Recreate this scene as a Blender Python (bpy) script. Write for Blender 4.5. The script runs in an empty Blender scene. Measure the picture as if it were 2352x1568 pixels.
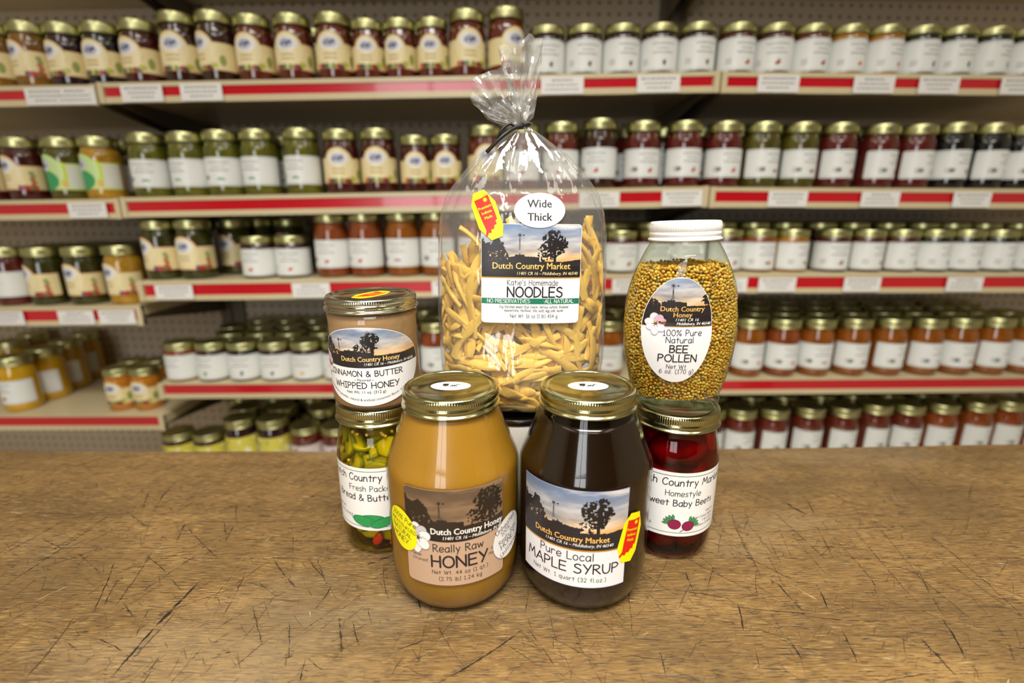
import bpy, bmesh, math, random
from mathutils import Vector, Matrix, noise
random.seed(7)
PI = math.pi
sin, cos = math.sin, math.cos
C = bpy.context.scene.collection
SC = bpy.context.scene
T = 0.80                                   # height of the table top above the floor
CAMH, PITCH, FPX = 0.285, math.radians(15.0), 1100.0   # camera above table top, pitch, focal length in px of the 2352 frame

# ------------------------------------------------------------------ camera, world, lights, exposure
cam = bpy.data.cameras.new('camera'); cam_o = bpy.data.objects.new('camera', cam); C.objects.link(cam_o)
cam_o.location = (0, 0, T + CAMH); cam_o.rotation_euler = (PI/2 - PITCH, 0, 0)
cam.sensor_width = 36.0; cam.lens = 36.0*FPX/2352.0; cam.clip_start = 0.01
cam.dof.use_dof = True; cam.dof.focus_distance = 0.37; cam.dof.aperture_fstop = 3.1; cam.dof.aperture_blades = 0
SC.camera = cam_o
w = bpy.data.worlds.new('world'); SC.world = w; w.use_nodes = True
w.node_tree.nodes['Background'].inputs[0].default_value = (1.0, 0.97, 0.92, 1)
w.node_tree.nodes['Background'].inputs[1].default_value = 0.6

def area(name, loc, rot, sx, sy, power, col, spread=PI):
    l = bpy.data.lights.new(name, 'AREA'); l.shape = 'RECTANGLE'; l.size = sx; l.size_y = sy; l.energy = power; l.color = col; l.spread = spread
    o = bpy.data.objects.new(name, l); C.objects.link(o); o.location = loc; o.rotation_euler = rot; return o
# ceiling strip lamps of the shop and daylight through the shop door behind the camera
WARM = (1.0, 0.965, 0.89)
area('ceiling_lamp', (0.10, -0.45, 2.75), (0, 0, 0), 1.2, 0.45, 35, WARM, math.radians(108))
area('ceiling_lamp', (-1.3, -0.5, 2.75), (0, 0, 0), 0.4, 1.3, 6, WARM)
area('ceiling_lamp', (1.3, -0.5, 2.75), (0, 0, 0), 0.4, 1.3, 6, WARM)
area('ceiling_lamp', (0.2, -1.7, 2.75), (0, 0, 0), 1.3, 0.4, 16, WARM)
area('door_daylight', (-0.86, -2.90, 1.62), (PI/2, 0, 0), 1.04, 1.9, 34, (0.97, 0.99, 1.0))
SC.view_settings.view_transform = 'Standard'; SC.view_settings.look = 'None'
SC.view_settings.gamma = 1.0; SC.view_settings.use_curve_mapping = False
SC.view_settings.exposure = 0.12
cy = SC.cycles
cy.use_denoising = True; cy.use_adaptive_sampling = True; cy.adaptive_threshold = 0.015; cy.max_bounces = 12; cy.diffuse_bounces = 4; cy.glossy_bounces = 4
cy.transmission_bounces = 8; cy.transparent_max_bounces = 32; cy.sample_clamp_indirect = 4.0
cy.caustics_reflective = False; cy.caustics_refractive = False

# ------------------------------------------------------------------ helpers
def s2l(c):
    return tuple((x/12.92 if x <= 0.04045 else ((x+0.055)/1.055)**2.4) for x in c[:3])
def H(h):
    h = h.lstrip('#'); return s2l([int(h[i:i+2], 16)/255 for i in (0, 2, 4)])
def link(o, parent=None):
    C.objects.link(o)
    if parent is not None: o.parent = parent
    return o
def thing(name, label, cat, loc=(0, 0, 0), rot=0, group=None):
    o = bpy.data.objects.new(name, None); C.objects.link(o); o.empty_display_size = 0.02
    o.location = loc; o.rotation_euler = (0, 0, rot) if not isinstance(rot, tuple) else rot
    o['label'] = label; o['category'] = cat
    if group: o['group'] = group
    return o
def mesh_of(name, verts, faces, mat, smooth=None):
    me = bpy.data.meshes.new(name); me.from_pydata(verts, [], faces); me.update()
    if mat: me.materials.append(mat)
    if smooth is not None:
        me.polygons.foreach_set('use_smooth', [True]*len(me.polygons))
        if smooth < 3: me.set_sharp_from_angle(angle=smooth)
    return me
def obj(name, me, parent=None, label=None):
    o = bpy.data.objects.new(name, me); link(o, parent)
    if label: o['label'] = label
    return o
def bm_mesh(name, bm, mat, smooth=None):
    me = bpy.data.meshes.new(name); bm.to_mesh(me); bm.free()
    if mat: me.materials.append(mat)
    if smooth is not None:
        me.polygons.foreach_set('use_smooth', [True]*len(me.polygons))
        if smooth < 3: me.set_sharp_from_angle(angle=smooth)
    return me
def box(bm, x0, y0, z0, x1, y1, z1, M=None):
    vs = [bm.verts.new(Vector(p) if M is None else M @ Vector(p)) for p in
          [(x0,y0,z0),(x1,y0,z0),(x1,y1,z0),(x0,y1,z0),(x0,y0,z1),(x1,y0,z1),(x1,y1,z1),(x0,y1,z1)]]
    for f in [(0,3,2,1),(4,5,6,7),(0,1,5,4),(1,2,6,5),(2,3,7,6),(3,0,4,7)]: bm.faces.new([vs[i] for i in f])
def box_mesh(name, mat, *b, bevel=0):
    bm = bmesh.new(); box(bm, *b)
    if bevel: bmesh.ops.bevel(bm, geom=bm.edges[:], offset=bevel, segments=2, affect='EDGES')
    return bm_mesh(name, bm, mat)
def lathe(name, prof, n, mat, smooth=0.6, rfun=None):
    vs, fs = [], []
    for i, (r, z) in enumerate(prof):
        for k in range(n):
            a = 2*PI*k/n; rr = rfun(i, r, a) if rfun else r
            vs.append((rr*sin(a), -rr*cos(a), z))
    for i in range(len(prof)-1):
        for k in range(n):
            a, b = i*n+k, i*n+(k+1) % n
            fs.append((a, b, b+n, a+n))
    if prof[0][0] > 1e-6: fs.append(tuple(range(n-1, -1, -1)))
    if prof[-1][0] > 1e-6: fs.append(tuple((len(prof)-1)*n+k for k in range(n)))
    return mesh_of(name, vs, fs, mat, smooth)
def curve_prof(pts, sub=5):
    """Catmull-Rom through (r,z) points"""
    out = []
    P = [pts[0]] + list(pts) + [pts[-1]]
    for i in range(1, len(P)-2):
        for k in range(sub):
            t = k/sub
            out.append(tuple(0.5*((2*P[i][j]) + (-P[i-1][j]+P[i+1][j])*t + (2*P[i-1][j]-5*P[i][j]+4*P[i+1][j]-P[i+2][j])*t*t
                       + (-P[i-1][j]+3*P[i][j]-3*P[i+1][j]+P[i+2][j])*t**3) for j in range(len(pts[0]))))
    out.append(tuple(pts[-1])); return out
def tube(name, pts, r, mat, n=8):
    vs, fs = [], []
    pts = [Vector(p) for p in pts]
    for i, p in enumerate(pts):
        d = (pts[min(i+1, len(pts)-1)] - pts[max(i-1, 0)]).normalized()
        u = d.cross(Vector((0.12, 0.3, 0.95))).normalized(); v = d.cross(u)
        rr = r[i] if isinstance(r, list) else r
        for k in range(n):
            a = 2*PI*k/n; vs.append(p + (u*cos(a) + v*sin(a))*rr)
    for i in range(len(pts)-1):
        for k in range(n):
            fs.append((i*n+k, i*n+(k+1) % n, (i+1)*n+(k+1) % n, (i+1)*n+k))
    fs.append(tuple(range(n-1, -1, -1))); fs.append(tuple((len(pts)-1)*n+k for k in range(n)))
    return mesh_of(name, vs, fs, mat, 3)

# ---- the surveyed camera turns a pixel of the 2352x1568 frame into a point on a vertical plane / level plane
def ray(px, py):
    x = (px-1176)/FPX; u = (784-py)/FPX
    return Vector((x, cos(PITCH)+u*sin(PITCH), -sin(PITCH)+u*cos(PITCH)))
def at_y(px, py, Y):
    d = ray(px, py); return d*(Y/d.y) + Vector((0, 0, T+CAMH))
def at_z(px, py, z):
    d = ray(px, py); return d*((z-CAMH)/d.z) + Vector((0, 0, T+CAMH))

# ------------------------------------------------------------------ materials
def mat(name):
    m = bpy.data.materials.new(name); m.use_nodes = True
    return m, m.node_tree, m.node_tree.nodes['Principled BSDF']
def simple(name, col, rough=0.5, metal=0.0, coat=0.0, spec=0.5, var=0.0, vscale=20, bump=0.0, bscale=60, sss=0.0, ssr=(1, .5, .2), sss_scale=0.01):
    m, nt, b = mat(name)
    b.inputs['Base Color'].default_value = (*col, 1); b.inputs['Roughness'].default_value = rough
    b.inputs['Metallic'].default_value = metal; b.inputs['Coat Weight'].default_value = coat
    b.inputs['Coat Roughness'].default_value = 0.03; b.inputs['Specular IOR Level'].default_value = spec
    if sss:
        b.inputs['Subsurface Weight'].default_value = sss; b.inputs['Subsurface Radius'].default_value = ssr
        b.inputs['Subsurface Scale'].default_value = sss_scale
    tc = nt.nodes.new('ShaderNodeTexCoord')
    if var:
        n = nt.nodes.new('ShaderNodeTexNoise'); n.inputs['Scale'].default_value = vscale; n.inputs['Detail'].default_value = 5
        nt.links.new(tc.outputs['Object'], n.inputs['Vector'])
        r = nt.nodes.new('ShaderNodeValToRGB')
        r.color_ramp.elements[0].position = 0.3; r.color_ramp.elements[1].position = 0.7
        r.color_ramp.elements[0].color = (*[c*(1-var) for c in col], 1); r.color_ramp.elements[1].color = (*[min(1, c*(1+var)) for c in col], 1)
        nt.links.new(n.outputs['Fac'], r.inputs['Fac']); nt.links.new(r.outputs['Color'], b.inputs['Base Color'])
    if bump:
        n = nt.nodes.new('ShaderNodeTexNoise'); n.inputs['Scale'].default_value = bscale; n.inputs['Detail'].default_value = 4
        nt.links.new(tc.outputs['Object'], n.inputs['Vector'])
        bp = nt.nodes.new('ShaderNodeBump'); bp.inputs['Strength'].default_value = bump; bp.inputs['Distance'].default_value = 0.002
        nt.links.new(n.outputs['Fac'], bp.inputs['Height']); nt.links.new(bp.outputs['Normal'], b.inputs['Normal'])
    return m
def colattr(name, rough=0.4, spec=0.5, coat=0.0, sss=0):
    m, nt, b = mat(name)
    a = nt.nodes.new('ShaderNodeVertexColor'); a.layer_name = 'Col'
    nt.links.new(a.outputs['Color'], b.inputs['Base Color'])
    b.inputs['Roughness'].default_value = rough; b.inputs['Specular IOR Level'].default_value = spec; b.inputs['Coat Weight'].default_value = coat
    if sss:
        b.inputs['Subsurface Weight'].default_value = sss; b.inputs['Subsurface Scale'].default_value = 0.002
    return m
def thin_glass(name, tint=(1, 1, 1), ior=1.5, rough=0.02, haze=0.0, bump=0.0, bscale=30, edge=None, stretch=None, bdist=0.003):
    """thin clear wall: Fresnel mix of a mirror-like gloss and straight transparency"""
    m, nt, b = mat(name); nt.nodes.remove(b)
    out = [n for n in nt.nodes if n.type == 'OUTPUT_MATERIAL'][0]
    geo = nt.nodes.new('ShaderNodeNewGeometry')
    io = nt.nodes.new('ShaderNodeMapRange'); io.inputs[3].default_value = ior; io.inputs[4].default_value = 1/ior
    nt.links.new(geo.outputs['Backfacing'], io.inputs[0])
    fr = nt.nodes.new('ShaderNodeFresnel'); nt.links.new(io.outputs[0], fr.inputs['IOR'])
    tr = nt.nodes.new('ShaderNodeBsdfTransparent'); tr.inputs[0].default_value = (*tint, 1)
    gl = nt.nodes.new('ShaderNodeBsdfGlossy'); gl.inputs['Roughness'].default_value = rough
    if edge is not None:       # longer path through the wall at grazing angles: darker, tinted rim
        lw = nt.nodes.new('ShaderNodeLayerWeight'); lw.inputs['Blend'].default_value = 0.25
        mx = nt.nodes.new('ShaderNodeMix'); mx.data_type = 'RGBA'
        mx.inputs[6].default_value = (*tint, 1); mx.inputs[7].default_value = (*edge, 1)
        nt.links.new(lw.outputs['Facing'], mx.inputs[0]); nt.links.new(mx.outputs[2], tr.inputs[0])
    if bump:
        tc = nt.nodes.new('ShaderNodeTexCoord'); mp = nt.nodes.new('ShaderNodeMapping')
        if stretch: mp.inputs['Scale'].default_value = stretch
        nt.links.new(tc.outputs['Object'], mp.inputs[0])
        n = nt.nodes.new('ShaderNodeTexNoise'); n.inputs['Scale'].default_value = bscale; n.inputs['Detail'].default_value = 3
        nt.links.new(mp.outputs[0], n.inputs['Vector'])
        bp = nt.nodes.new('ShaderNodeBump'); bp.inputs['Strength'].default_value = bump; bp.inputs['Distance'].default_value = bdist
        nt.links.new(n.outputs['Fac'], bp.inputs['Height'])
        nt.links.new(bp.outputs['Normal'], gl.inputs['Normal']); nt.links.new(bp.outputs['Normal'], fr.inputs['Normal'])
    mix = nt.nodes.new('ShaderNodeMixShader'); nt.links.new(fr.outputs[0], mix.inputs[0])
    nt.links.new(tr.outputs[0], mix.inputs[1]); nt.links.new(gl.outputs[0], mix.inputs[2])
    last = mix
    if haze:
        df = nt.nodes.new('ShaderNodeBsdfDiffuse'); df.inputs[0].default_value = (0.9, 0.9, 0.88, 1)
        m2 = nt.nodes.new('ShaderNodeMixShader'); m2.inputs[0].default_value = haze
        nt.links.new(mix.outputs[0], m2.inputs[1]); nt.links.new(df.outputs[0], m2.inputs[2]); last = m2
    nt.links.new(last.outputs[0], out.inputs['Surface'])
    return m
def brine(name, tint, ior=1.33):
    return thin_glass(name, tint, ior, 0.02)

GOLD_PALE = simple('pale_gold_lacquer', H('C0C0AE'), 0.15, 1.0, var=0.05, vscale=8)
GOLD = simple('gold_lacquer', H('BAB98C'), 0.15, 1.0, var=0.08, vscale=8)
GOLD_BG = simple('gold_lacquer_shelf', H('C2C08C'), 0.34, 1.0, var=0.15, vscale=6)
WHITE_LID = simple('white_lid_enamel', H('F2F2F0'), 0.3, 0, 0.3)
TIN = simple('tin_rim', H('8C8780'), 0.25, 1.0, var=0.1)
PRINT = colattr('printed_paper', 0.38, 0.5)
GLASS = thin_glass('jar_glass', (0.985, 0.99, 0.98), 1.52, 0.015, edge=(0.80, 0.82, 0.76), bump=0.06, bscale=18)
FILM = thin_glass('cellophane', (0.985, 0.985, 0.98), 1.9, 0.045, haze=0.06, bump=0.55, bscale=38, stretch=(1.3, 1.3, 0.45), bdist=0.004)
FILM_TOP = thin_glass('cellophane_gathered', (0.98, 0.98, 0.975), 1.95, 0.06, haze=0.13, bump=0.25, bscale=60, stretch=(1.6, 1.6, 0.3), bdist=0.004)
CREAM = simple('shelf_enamel', H('CDBE98'), 0.4, 0, 0.1, var=0.05, vscale=5)
RED = simple('red_strip_plastic', H('C01020'), 0.22, 0, 0.5)
FLOOR = simple('floor_vinyl', H('C2B8A6'), 0.5, var=0.1, vscale=3)
WALL = simple('wall_paint', H('D8D0BE'), 0.7, var=0.03, vscale=3)
WALLF = simple('front_wall_paint', H('6A6152'), 0.7, var=0.1, vscale=2)
CEIL = simple('ceiling_paint', H('E6E2D8'), 0.8, var=0.02, vscale=3)
BLACK = simple('black_tie_plastic', H('1A1A1C'), 0.4)
FRAMEM = simple('door_aluminium', H('8A8A8A'), 0.35, 0.8)

def wood_material():
    m, nt, b = mat('scarred_oak')
    N, L = nt.nodes, nt.links
    tc = N.new('ShaderNodeTexCoord')
    def noise_(scale, vec_scale, detail=4, rot=0.0, loc=(0, 0, 0), dist=0.0, rough=0.55):
        mp = N.new('ShaderNodeMapping'); mp.inputs['Scale'].default_value = vec_scale; mp.inputs['Rotation'].default_value = (0, 0, rot); mp.inputs['Location'].default_value = loc
        mp.vector_type = 'TEXTURE' if False else 'POINT'
        L.new(tc.outputs['Object'], mp.inputs[0])
        n = N.new('ShaderNodeTexNoise'); n.inputs['Scale'].default_value = scale; n.inputs['Detail'].default_value = detail
        n.inputs['Distortion'].default_value = dist; n.inputs['Roughness'].default_value = rough
        L.new(mp.outputs[0], n.inputs['Vector']); return n.outputs['Fac']
    def ramp(fac, stops):
        r = N.new('ShaderNodeValToRGB'); e = r.color_ramp.elements
        e[0].position, e[0].color = stops[0][0], (*stops[0][1], 1); e[1].position, e[1].color = stops[-1][0], (*stops[-1][1], 1)
        for p, c in stops[1:-1]:
            k = e.new(p); k.color = (*c, 1)
        L.new(fac, r.inputs['Fac']); return r.outputs['Color']
    def mixc(fac, a, bb, mode='MIX'):
        x = N.new('ShaderNodeMix'); x.data_type = 'RGBA'; x.blend_type = mode
        for sock, v in ((0, fac), (6, a), (7, bb)):
            if isinstance(v, (float, int)): x.inputs[sock].default_value = v
            elif isinstance(v, tuple): x.inputs[sock].default_value = (*v, 1)
            else: L.new(v, x.inputs[sock])
        return x.outputs[2]
    W1, G0 = (1, 1, 1), (0, 0, 0)
    tone = ramp(noise_(5, (0.8, 1.6, 1), 5), [(0.28, H('5E4827')), (0.5, H('82653A')), (0.72, H('98794A'))])
    fig = ramp(noise_(9, (0.7, 7, 1), 6, dist=0.3), [(0.3, (0.66, 0.62, 0.56)), (0.62, (1.08, 1.06, 1.02))])
    c = mixc(1.0, tone, fig, 'MULTIPLY')
    pores = ramp(noise_(80, (1.0, 13.0, 1), 4, dist=0.5), [(0.405, W1), (0.445, G0)])          # short dark pores along the grain
    c = mixc(pores, c, H('4A3820'))
    pores2 = ramp(noise_(190, (0.55, 9, 1), 3, loc=(3, 3, 0), dist=.4), [(0.42, W1), (0.46, G0)])
    pf = N.new('ShaderNodeMath'); pf.operation = 'MULTIPLY'; pf.inputs[1].default_value = 0.75; L.new(pores2, pf.inputs[0])
    c = mixc(pf.outputs[0], c, H('6A4B28'))
    lights = ramp(noise_(95, (0.8, 11, 1), 4, loc=(4, 2, 0)), [(0.55, G0), (0.62, (0.6, 0.6, 0.6))])
    c = mixc(lights, c, H('A88C58'))
    grime = ramp(noise_(7, (1, 1.2, 1), 6, loc=(2, 7, 0)), [(0.48, G0), (0.72, (0.7, 0.7, 0.7))])
    c = mixc(grime, c, H('523E22'))
    worn = ramp(noise_(4, (0.8, 2.0, 1), 4, loc=(9, 1, 0)), [(0.55, G0), (0.75, (0.4, 0.4, 0.4))])
    c = mixc(worn, c, H('96866A'))
    height = None
    # fine cuts in several directions
    tot = None
    for i, (rot, sc, lo, hi) in enumerate([(0.9, 60, .285, .325), (-0.95, 55, .285, .325), (1.35, 70, .27, .31), (-0.6, 70, .28, .315), (0.55, 80, .275, .31), (-1.3, 65, .275, .31), (0.02, 40, .31, .35), (0.75, 95, .285, .32), (-.8, 100, .285, .32)]):
        # TEXTURE-space rotation, then squash along the cut direction
        mp0 = N.new('ShaderNodeMapping'); mp0.inputs['Rotation'].default_value = (0, 0, rot); L.new(tc.outputs['Object'], mp0.inputs[0])
        mp1 = N.new('ShaderNodeMapping'); mp1.inputs['Scale'].default_value = (0.45, 7.5, 1); mp1.inputs['Location'].default_value = (i*3.1, i*5.7, 0); L.new(mp0.outputs[0], mp1.inputs[0])
        n = N.new('ShaderNodeTexNoise'); n.inputs['Scale'].default_value = sc; n.inputs['Detail'].default_value = 5; n.inputs['Distortion'].default_value = 0.5
        L.new(mp1.outputs[0], n.inputs['Vector'])
        r = ramp(n.outputs['Fac'], [(lo, W1), (hi, G0)])
        tot = r if tot is None else mixc(1.0, tot, r, 'LIGHTEN')
    tf = N.new('ShaderNodeMath'); tf.operation = 'MULTIPLY'; tf.inputs[1].default_value = 0.6; L.new(tot, tf.inputs[0])
    c = mixc(tf.outputs[0], c, H('3A2D1E'))
    L.new(c, b.inputs['Base Color'])
    b.inputs['Roughness'].default_value = 0.48; b.inputs['Specular IOR Level'].default_value = 0.5
    bp = N.new('ShaderNodeBump'); bp.inputs['Strength'].default_value = 0.5; bp.inputs['Distance'].default_value = 0.0006; bp.invert = True
    hs = mixc(1.0, tot, pores, 'LIGHTEN'); L.new(hs, bp.inputs['Height']); L.new(bp.outputs['Normal'], b.inputs['Normal'])
    return m
WOOD = wood_material()
def pegboard_material():
    m, nt, b = mat('pegboard')
    N, L = nt.nodes, nt.links
    tc = N.new('ShaderNodeTexCoord'); sx = N.new('ShaderNodeSeparateXYZ'); L.new(tc.outputs['Object'], sx.inputs[0])
    def cell(o):
        a = N.new('ShaderNodeMath'); a.operation = 'MULTIPLY'; a.inputs[1].default_value = 1/0.0254; L.new(o, a.inputs[0])
        f = N.new('ShaderNodeMath'); f.operation = 'FRACT'; L.new(a.outputs[0], f.inputs[0])
        s = N.new('ShaderNodeMath'); s.operation = 'SUBTRACT'; s.inputs[1].default_value = 0.5; L.new(f.outputs[0], s.inputs[0])
        q = N.new('ShaderNodeMath'); q.operation = 'MULTIPLY'; L.new(s.outputs[0], q.inputs[0]); L.new(s.outputs[0], q.inputs[1]); return q.outputs[0]
    ad = N.new('ShaderNodeMath'); L.new(cell(sx.outputs['X']), ad.inputs[0]); L.new(cell(sx.outputs['Z']), ad.inputs[1])
    r = N.new('ShaderNodeValToRGB'); r.color_ramp.elements[0].position = 0.022; r.color_ramp.elements[1].position = 0.034
    r.color_ramp.elements[0].color = (0.16, 0.13, 0.10, 1); r.color_ramp.elements[1].color = (*H('C6B6A0'), 1)
    L.new(ad.outputs[0], r.inputs['Fac']); L.new(r.outputs['Color'], b.inputs['Base Color']); b.inputs['Roughness'].default_value = 0.7
    return m
PEG = pegboard_material()

# ------------------------------------------------------------------ printing: flat shapes wrapped on a surface
GL = {}
def _g(ch, wd, s): GL[ch] = (wd, s)
for line in r'''
A 7.6 0,0 3.9,10 7.2,0|1.5,3.6 6.1,3.6
B 6.2 0,0 0,10|~0,10 3.6,9.8 4.8,8.2 3.6,6 0,5.4|~0,5.4 4.2,5 5.7,2.8 4,.5 0,0
C 6.8 ~6.2,8.4 4.4,9.9 1.8,9 .2,6 .4,2.6 2.4,.2 4.6,.2 6.4,1.6
D 7 0,0 0,10|~0,10 3.6,9.2 6.3,6.2 6,3 3.6,.7 0,0
E 6 5.6,10 0,10 0,0 5.6,0|0,5.2 5,5.2
F 5.8 5.6,10 0,10 0,0|0,5.2 4.6,5.2
G 7.4 ~6.4,8.6 4.4,9.9 1.8,9 .2,6 .4,2.4 2.6,.1 5.2,.4 6.8,2.2 6.8,4.2|3.8,4.3 7.2,4.3
H 6.6 0,0 0,10|6,0 6,10|0,5.2 6,5.2
I 4.2 2,0 2,10|0,10 4,10|0,0 4,0
J 5.6 2,10 5.6,10|~4,10 4,3 3,.3 1.2,.2 0,2
K 6.2 0,0 0,10|5.4,10 0,4.6 5.8,0
L 5.2 0,10 0,0 5,0
M 8.4 0,0 1.2,10 4.1,3.4 7,10 8.2,0
N 7 0,0 0,10 6.4,0 6.4,10
O 7.8 o3.6,10 1,8.4 0,5 1,1.6 3.8,0 6.6,1.6 7.5,5 6.4,8.6
P 5.8 0,0 0,10|~0,10 3.6,9.7 5.3,7.6 3.6,5.2 0,4.6
Q 8 o3.6,10 1,8.4 0,5 1,1.6 3.8,0 6.6,1.6 7.5,5 6.4,8.6|4.6,2.6 7.6,-1
R 6.2 0,0 0,10|~0,10 3.6,9.7 5.1,7.8 3.6,5.6 0,5|1.6,5 6,0
S 6.2 ~5.4,8.8 3.4,10 .9,8.8 .8,6.8 3,5.5 5.4,4 5.4,1.4 3,0 0,1.2
T 6.8 0,10 6.8,10|3.4,10 3.4,0
U 6.8 ~0,10 .1,4 1.2,.8 3.2,0 5.2,.9 6.2,4 6.3,10
V 6.6 0,10 3.2,0 6.4,10
W 10 0,10 2.4,0 5,9 7.5,0 9.8,10
X 6.6 0,0 6.2,10|.2,10 6.4,0
Y 6.6 0,10 3.2,5|6.4,10 2,0
Z 6.4 .2,10 6,10 0,0 6.2,0
a 5.6 ~4.8,5.6 3,6.6 .9,5.6 0,3 .9,.5 2.8,.2 4.4,1.8 4.9,4|4.9,6.5 5,0
b 5.6 0,10 0,0|~0,4 1,5.8 2.8,6.5 4.6,5.4 5,3 4,.7 2,0 0,1.2
c 5 ~4.5,5.6 2.8,6.6 .8,5.4 0,3 1,.5 2.8,0 4.6,1
d 5.6 5,10 5,0|~5,4.4 4.2,6 2.4,6.5 .6,5.4 0,3 .8,.6 2.6,0 5,1.6
e 5.4 ~.2,3.2 4.9,3.7 4.5,5.8 2.6,6.6 .6,5.4 0,3 .9,.6 2.8,0 4.8,1.1
f 4.4 ~4.2,9.4 3,10 1.9,8.6 1.8,5 1.8,0|0,6 3.8,6
g 5.6 ~4.8,5.6 3,6.6 .9,5.6 0,3 .9,.6 2.8,.2 4.4,1.8 4.9,4|~4.9,6.5 4.9,0 4.4,-2.6 2.4,-3.4 .3,-2.6
h 5.6 0,10 0,0|~0,3.6 1.2,6 3,6.5 4.4,5.2 4.7,2.6 4.8,0
i 1.6 .6,6.4 .6,0|.6,9 .6,9.2
j 3 ~2,6.4 2,-1 1.2,-3.2 -.6,-3|2,9 2,9.2
k 5.2 0,10 0,0|4.4,6.4 0,2.6 4.8,0
l 1.4 .5,10 .5,0
m 8 0,6.4 0,0|~0,3.6 1,6 2.4,6.4 3.6,5 3.8,0|~3.8,3.6 4.8,6 6.2,6.4 7.3,5 7.5,0
n 5.4 0,6.4 0,0|~0,3.6 1.2,6 2.9,6.5 4.2,5.2 4.6,2.6 4.7,0
o 5.6 o2.6,6.6 .7,5.4 0,3.2 .8,.8 2.6,0 4.4,.9 5.1,3.3 4.4,5.6
p 5.6 0,6.4 0,-3.4|~0,4 1,5.8 2.8,6.5 4.6,5.4 5,3 4,.7 2,0 0,1.2
q 5.6 4.9,6.4 5,-3.4|~4.9,4.4 4.2,6 2.4,6.5 .6,5.4 0,3 .8,.6 2.6,0 4.9,1.6
r 4.6 0,6.4 0,0|~0,3.4 1,5.8 2.6,6.6 4.2,5.6
s 4.6 ~4,5.8 2.4,6.6 .7,5.6 1,4 3.2,2.8 3.8,1.2 2.2,0 0,.6
t 4.6 2.2,9.2 2.2,0|0,6.4 4.4,6.4
u 5.4 ~0,6.4 .1,2.6 1.2,.3 2.8,.2 4.2,1.8 4.6,4|4.6,6.4 4.8,0
v 5 0,6.4 2.4,0 4.8,6.4
w 7.4 0,6.4 1.8,0 3.7,5.6 5.5,0 7.3,6.4
x 5.2 0,0 4.8,6.4|.2,6.4 5,0
y 5.2 0,6.4 2.4,.6|4.8,6.4 1.2,-3.4
z 5 .2,6.4 4.6,6.4 0,0 4.8,0
0 6 o2.8,10 .7,8.2 0,5 .7,1.6 2.8,0 4.9,1.6 5.6,5 4.9,8.4
1 4 .4,8 2,10 2,0|.2,0 3.8,0
2 5.8 ~.2,7.8 1.4,9.8 3.6,9.8 4.9,7.8 4,5.2 0,0|0,0 5.4,0
3 5.6 ~.3,9.2 2.6,10 4.6,8.6 4,6.2 2,5.4|~2,5.4 4.6,4.6 4.8,1.8 2.8,0 0,.8
4 6 4.2,0 4.2,10 0,3.4 5.8,3.4
5 5.8 5,10 .9,10 .4,5.6|~.4,5.6 2.8,6.2 5,4.8 4.8,1.6 2.6,0 0,1
6 5.8 ~4.4,9.8 1.6,7.4 .2,4 .5,1.2 2.6,0 4.7,1.2 5,3.6 3.2,5.4 .5,4
7 5.8 0,10 5.4,10 1.8,0
8 5.8 o2.6,10 .8,8.8 .9,6.8 2.6,5.4 4.8,3.6 4.6,1 2.6,0 .5,1 .3,3.6 2.6,5.4 4.5,6.9 4.4,9
9 5.8 ~4.8,6 2.6,4.6 .5,6 .6,8.6 2.6,10 4.7,8.6 4.8,6 3.6,2.4 1.4,0
. 1.6 .5,.1 .6,.3
, 1.8 .8,.4 .2,-1.4
( 3 ~2.6,10.8 .6,8 .1,4.5 .7,1 2.6,-1.6
) 3 ~0,10.8 2,8 2.5,4.5 1.9,1 0,-1.6
! 1.8 .6,10 .6,3|.6,.1 .6,.3
% 8 7,10 .6,0|o1.6,9.8 .2,8 1.6,6.2 3,8|o6,3.8 4.6,2 6,.2 7.4,2
& 7.4 ~6.8,.1 3.4,4.4 1.4,7.4 2.4,9.8 4.2,9 3.6,6.6 .6,3.6 .3,1.4 2,.1 4.4,.8 6.6,4
~ 5 ~0,4.4 1.4,5.6 3,4.6 4.6,5.6
- 4.2 .2,4.2 3.6,4.2
' 1.6 .6,10 .5,7.4
: 1.6 .6,.1 .6,.3|.6,5 .6,5.2
* 2.6 1,4.6 1,4.8
/ 5 0,-1 4,10'''.strip().split('\n'):
    a, b_, c_ = line.split(' ', 2); _g(a, float(b_), c_)
GL[' '] = (3.4, '')

def spline(pts, closed, sub=4):
    n = len(pts); out = []
    rng = range(n) if closed else range(n-1)
    for i in rng:
        if closed: p0, p1, p2, p3 = pts[i-1], pts[i], pts[(i+1) % n], pts[(i+2) % n]
        else: p0, p1, p2, p3 = pts[max(i-1, 0)], pts[i], pts[i+1], pts[min(i+2, n-1)]
        for k in range(sub):
            t = k/sub
            out.append(tuple(0.5*(2*p1[j] + (p2[j]-p0[j])*t + (2*p0[j]-5*p1[j]+4*p2[j]-p3[j])*t*t + (-p0[j]+3*p1[j]-3*p2[j]+p3[j])*t**3) for j in (0, 1)))
    out.append(pts[0] if closed else pts[-1]); return out
def text_width(s, size, track=1.5):
    return sum(GL[ch][0]+track for ch in s)*size/10 - track*size/10

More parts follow.
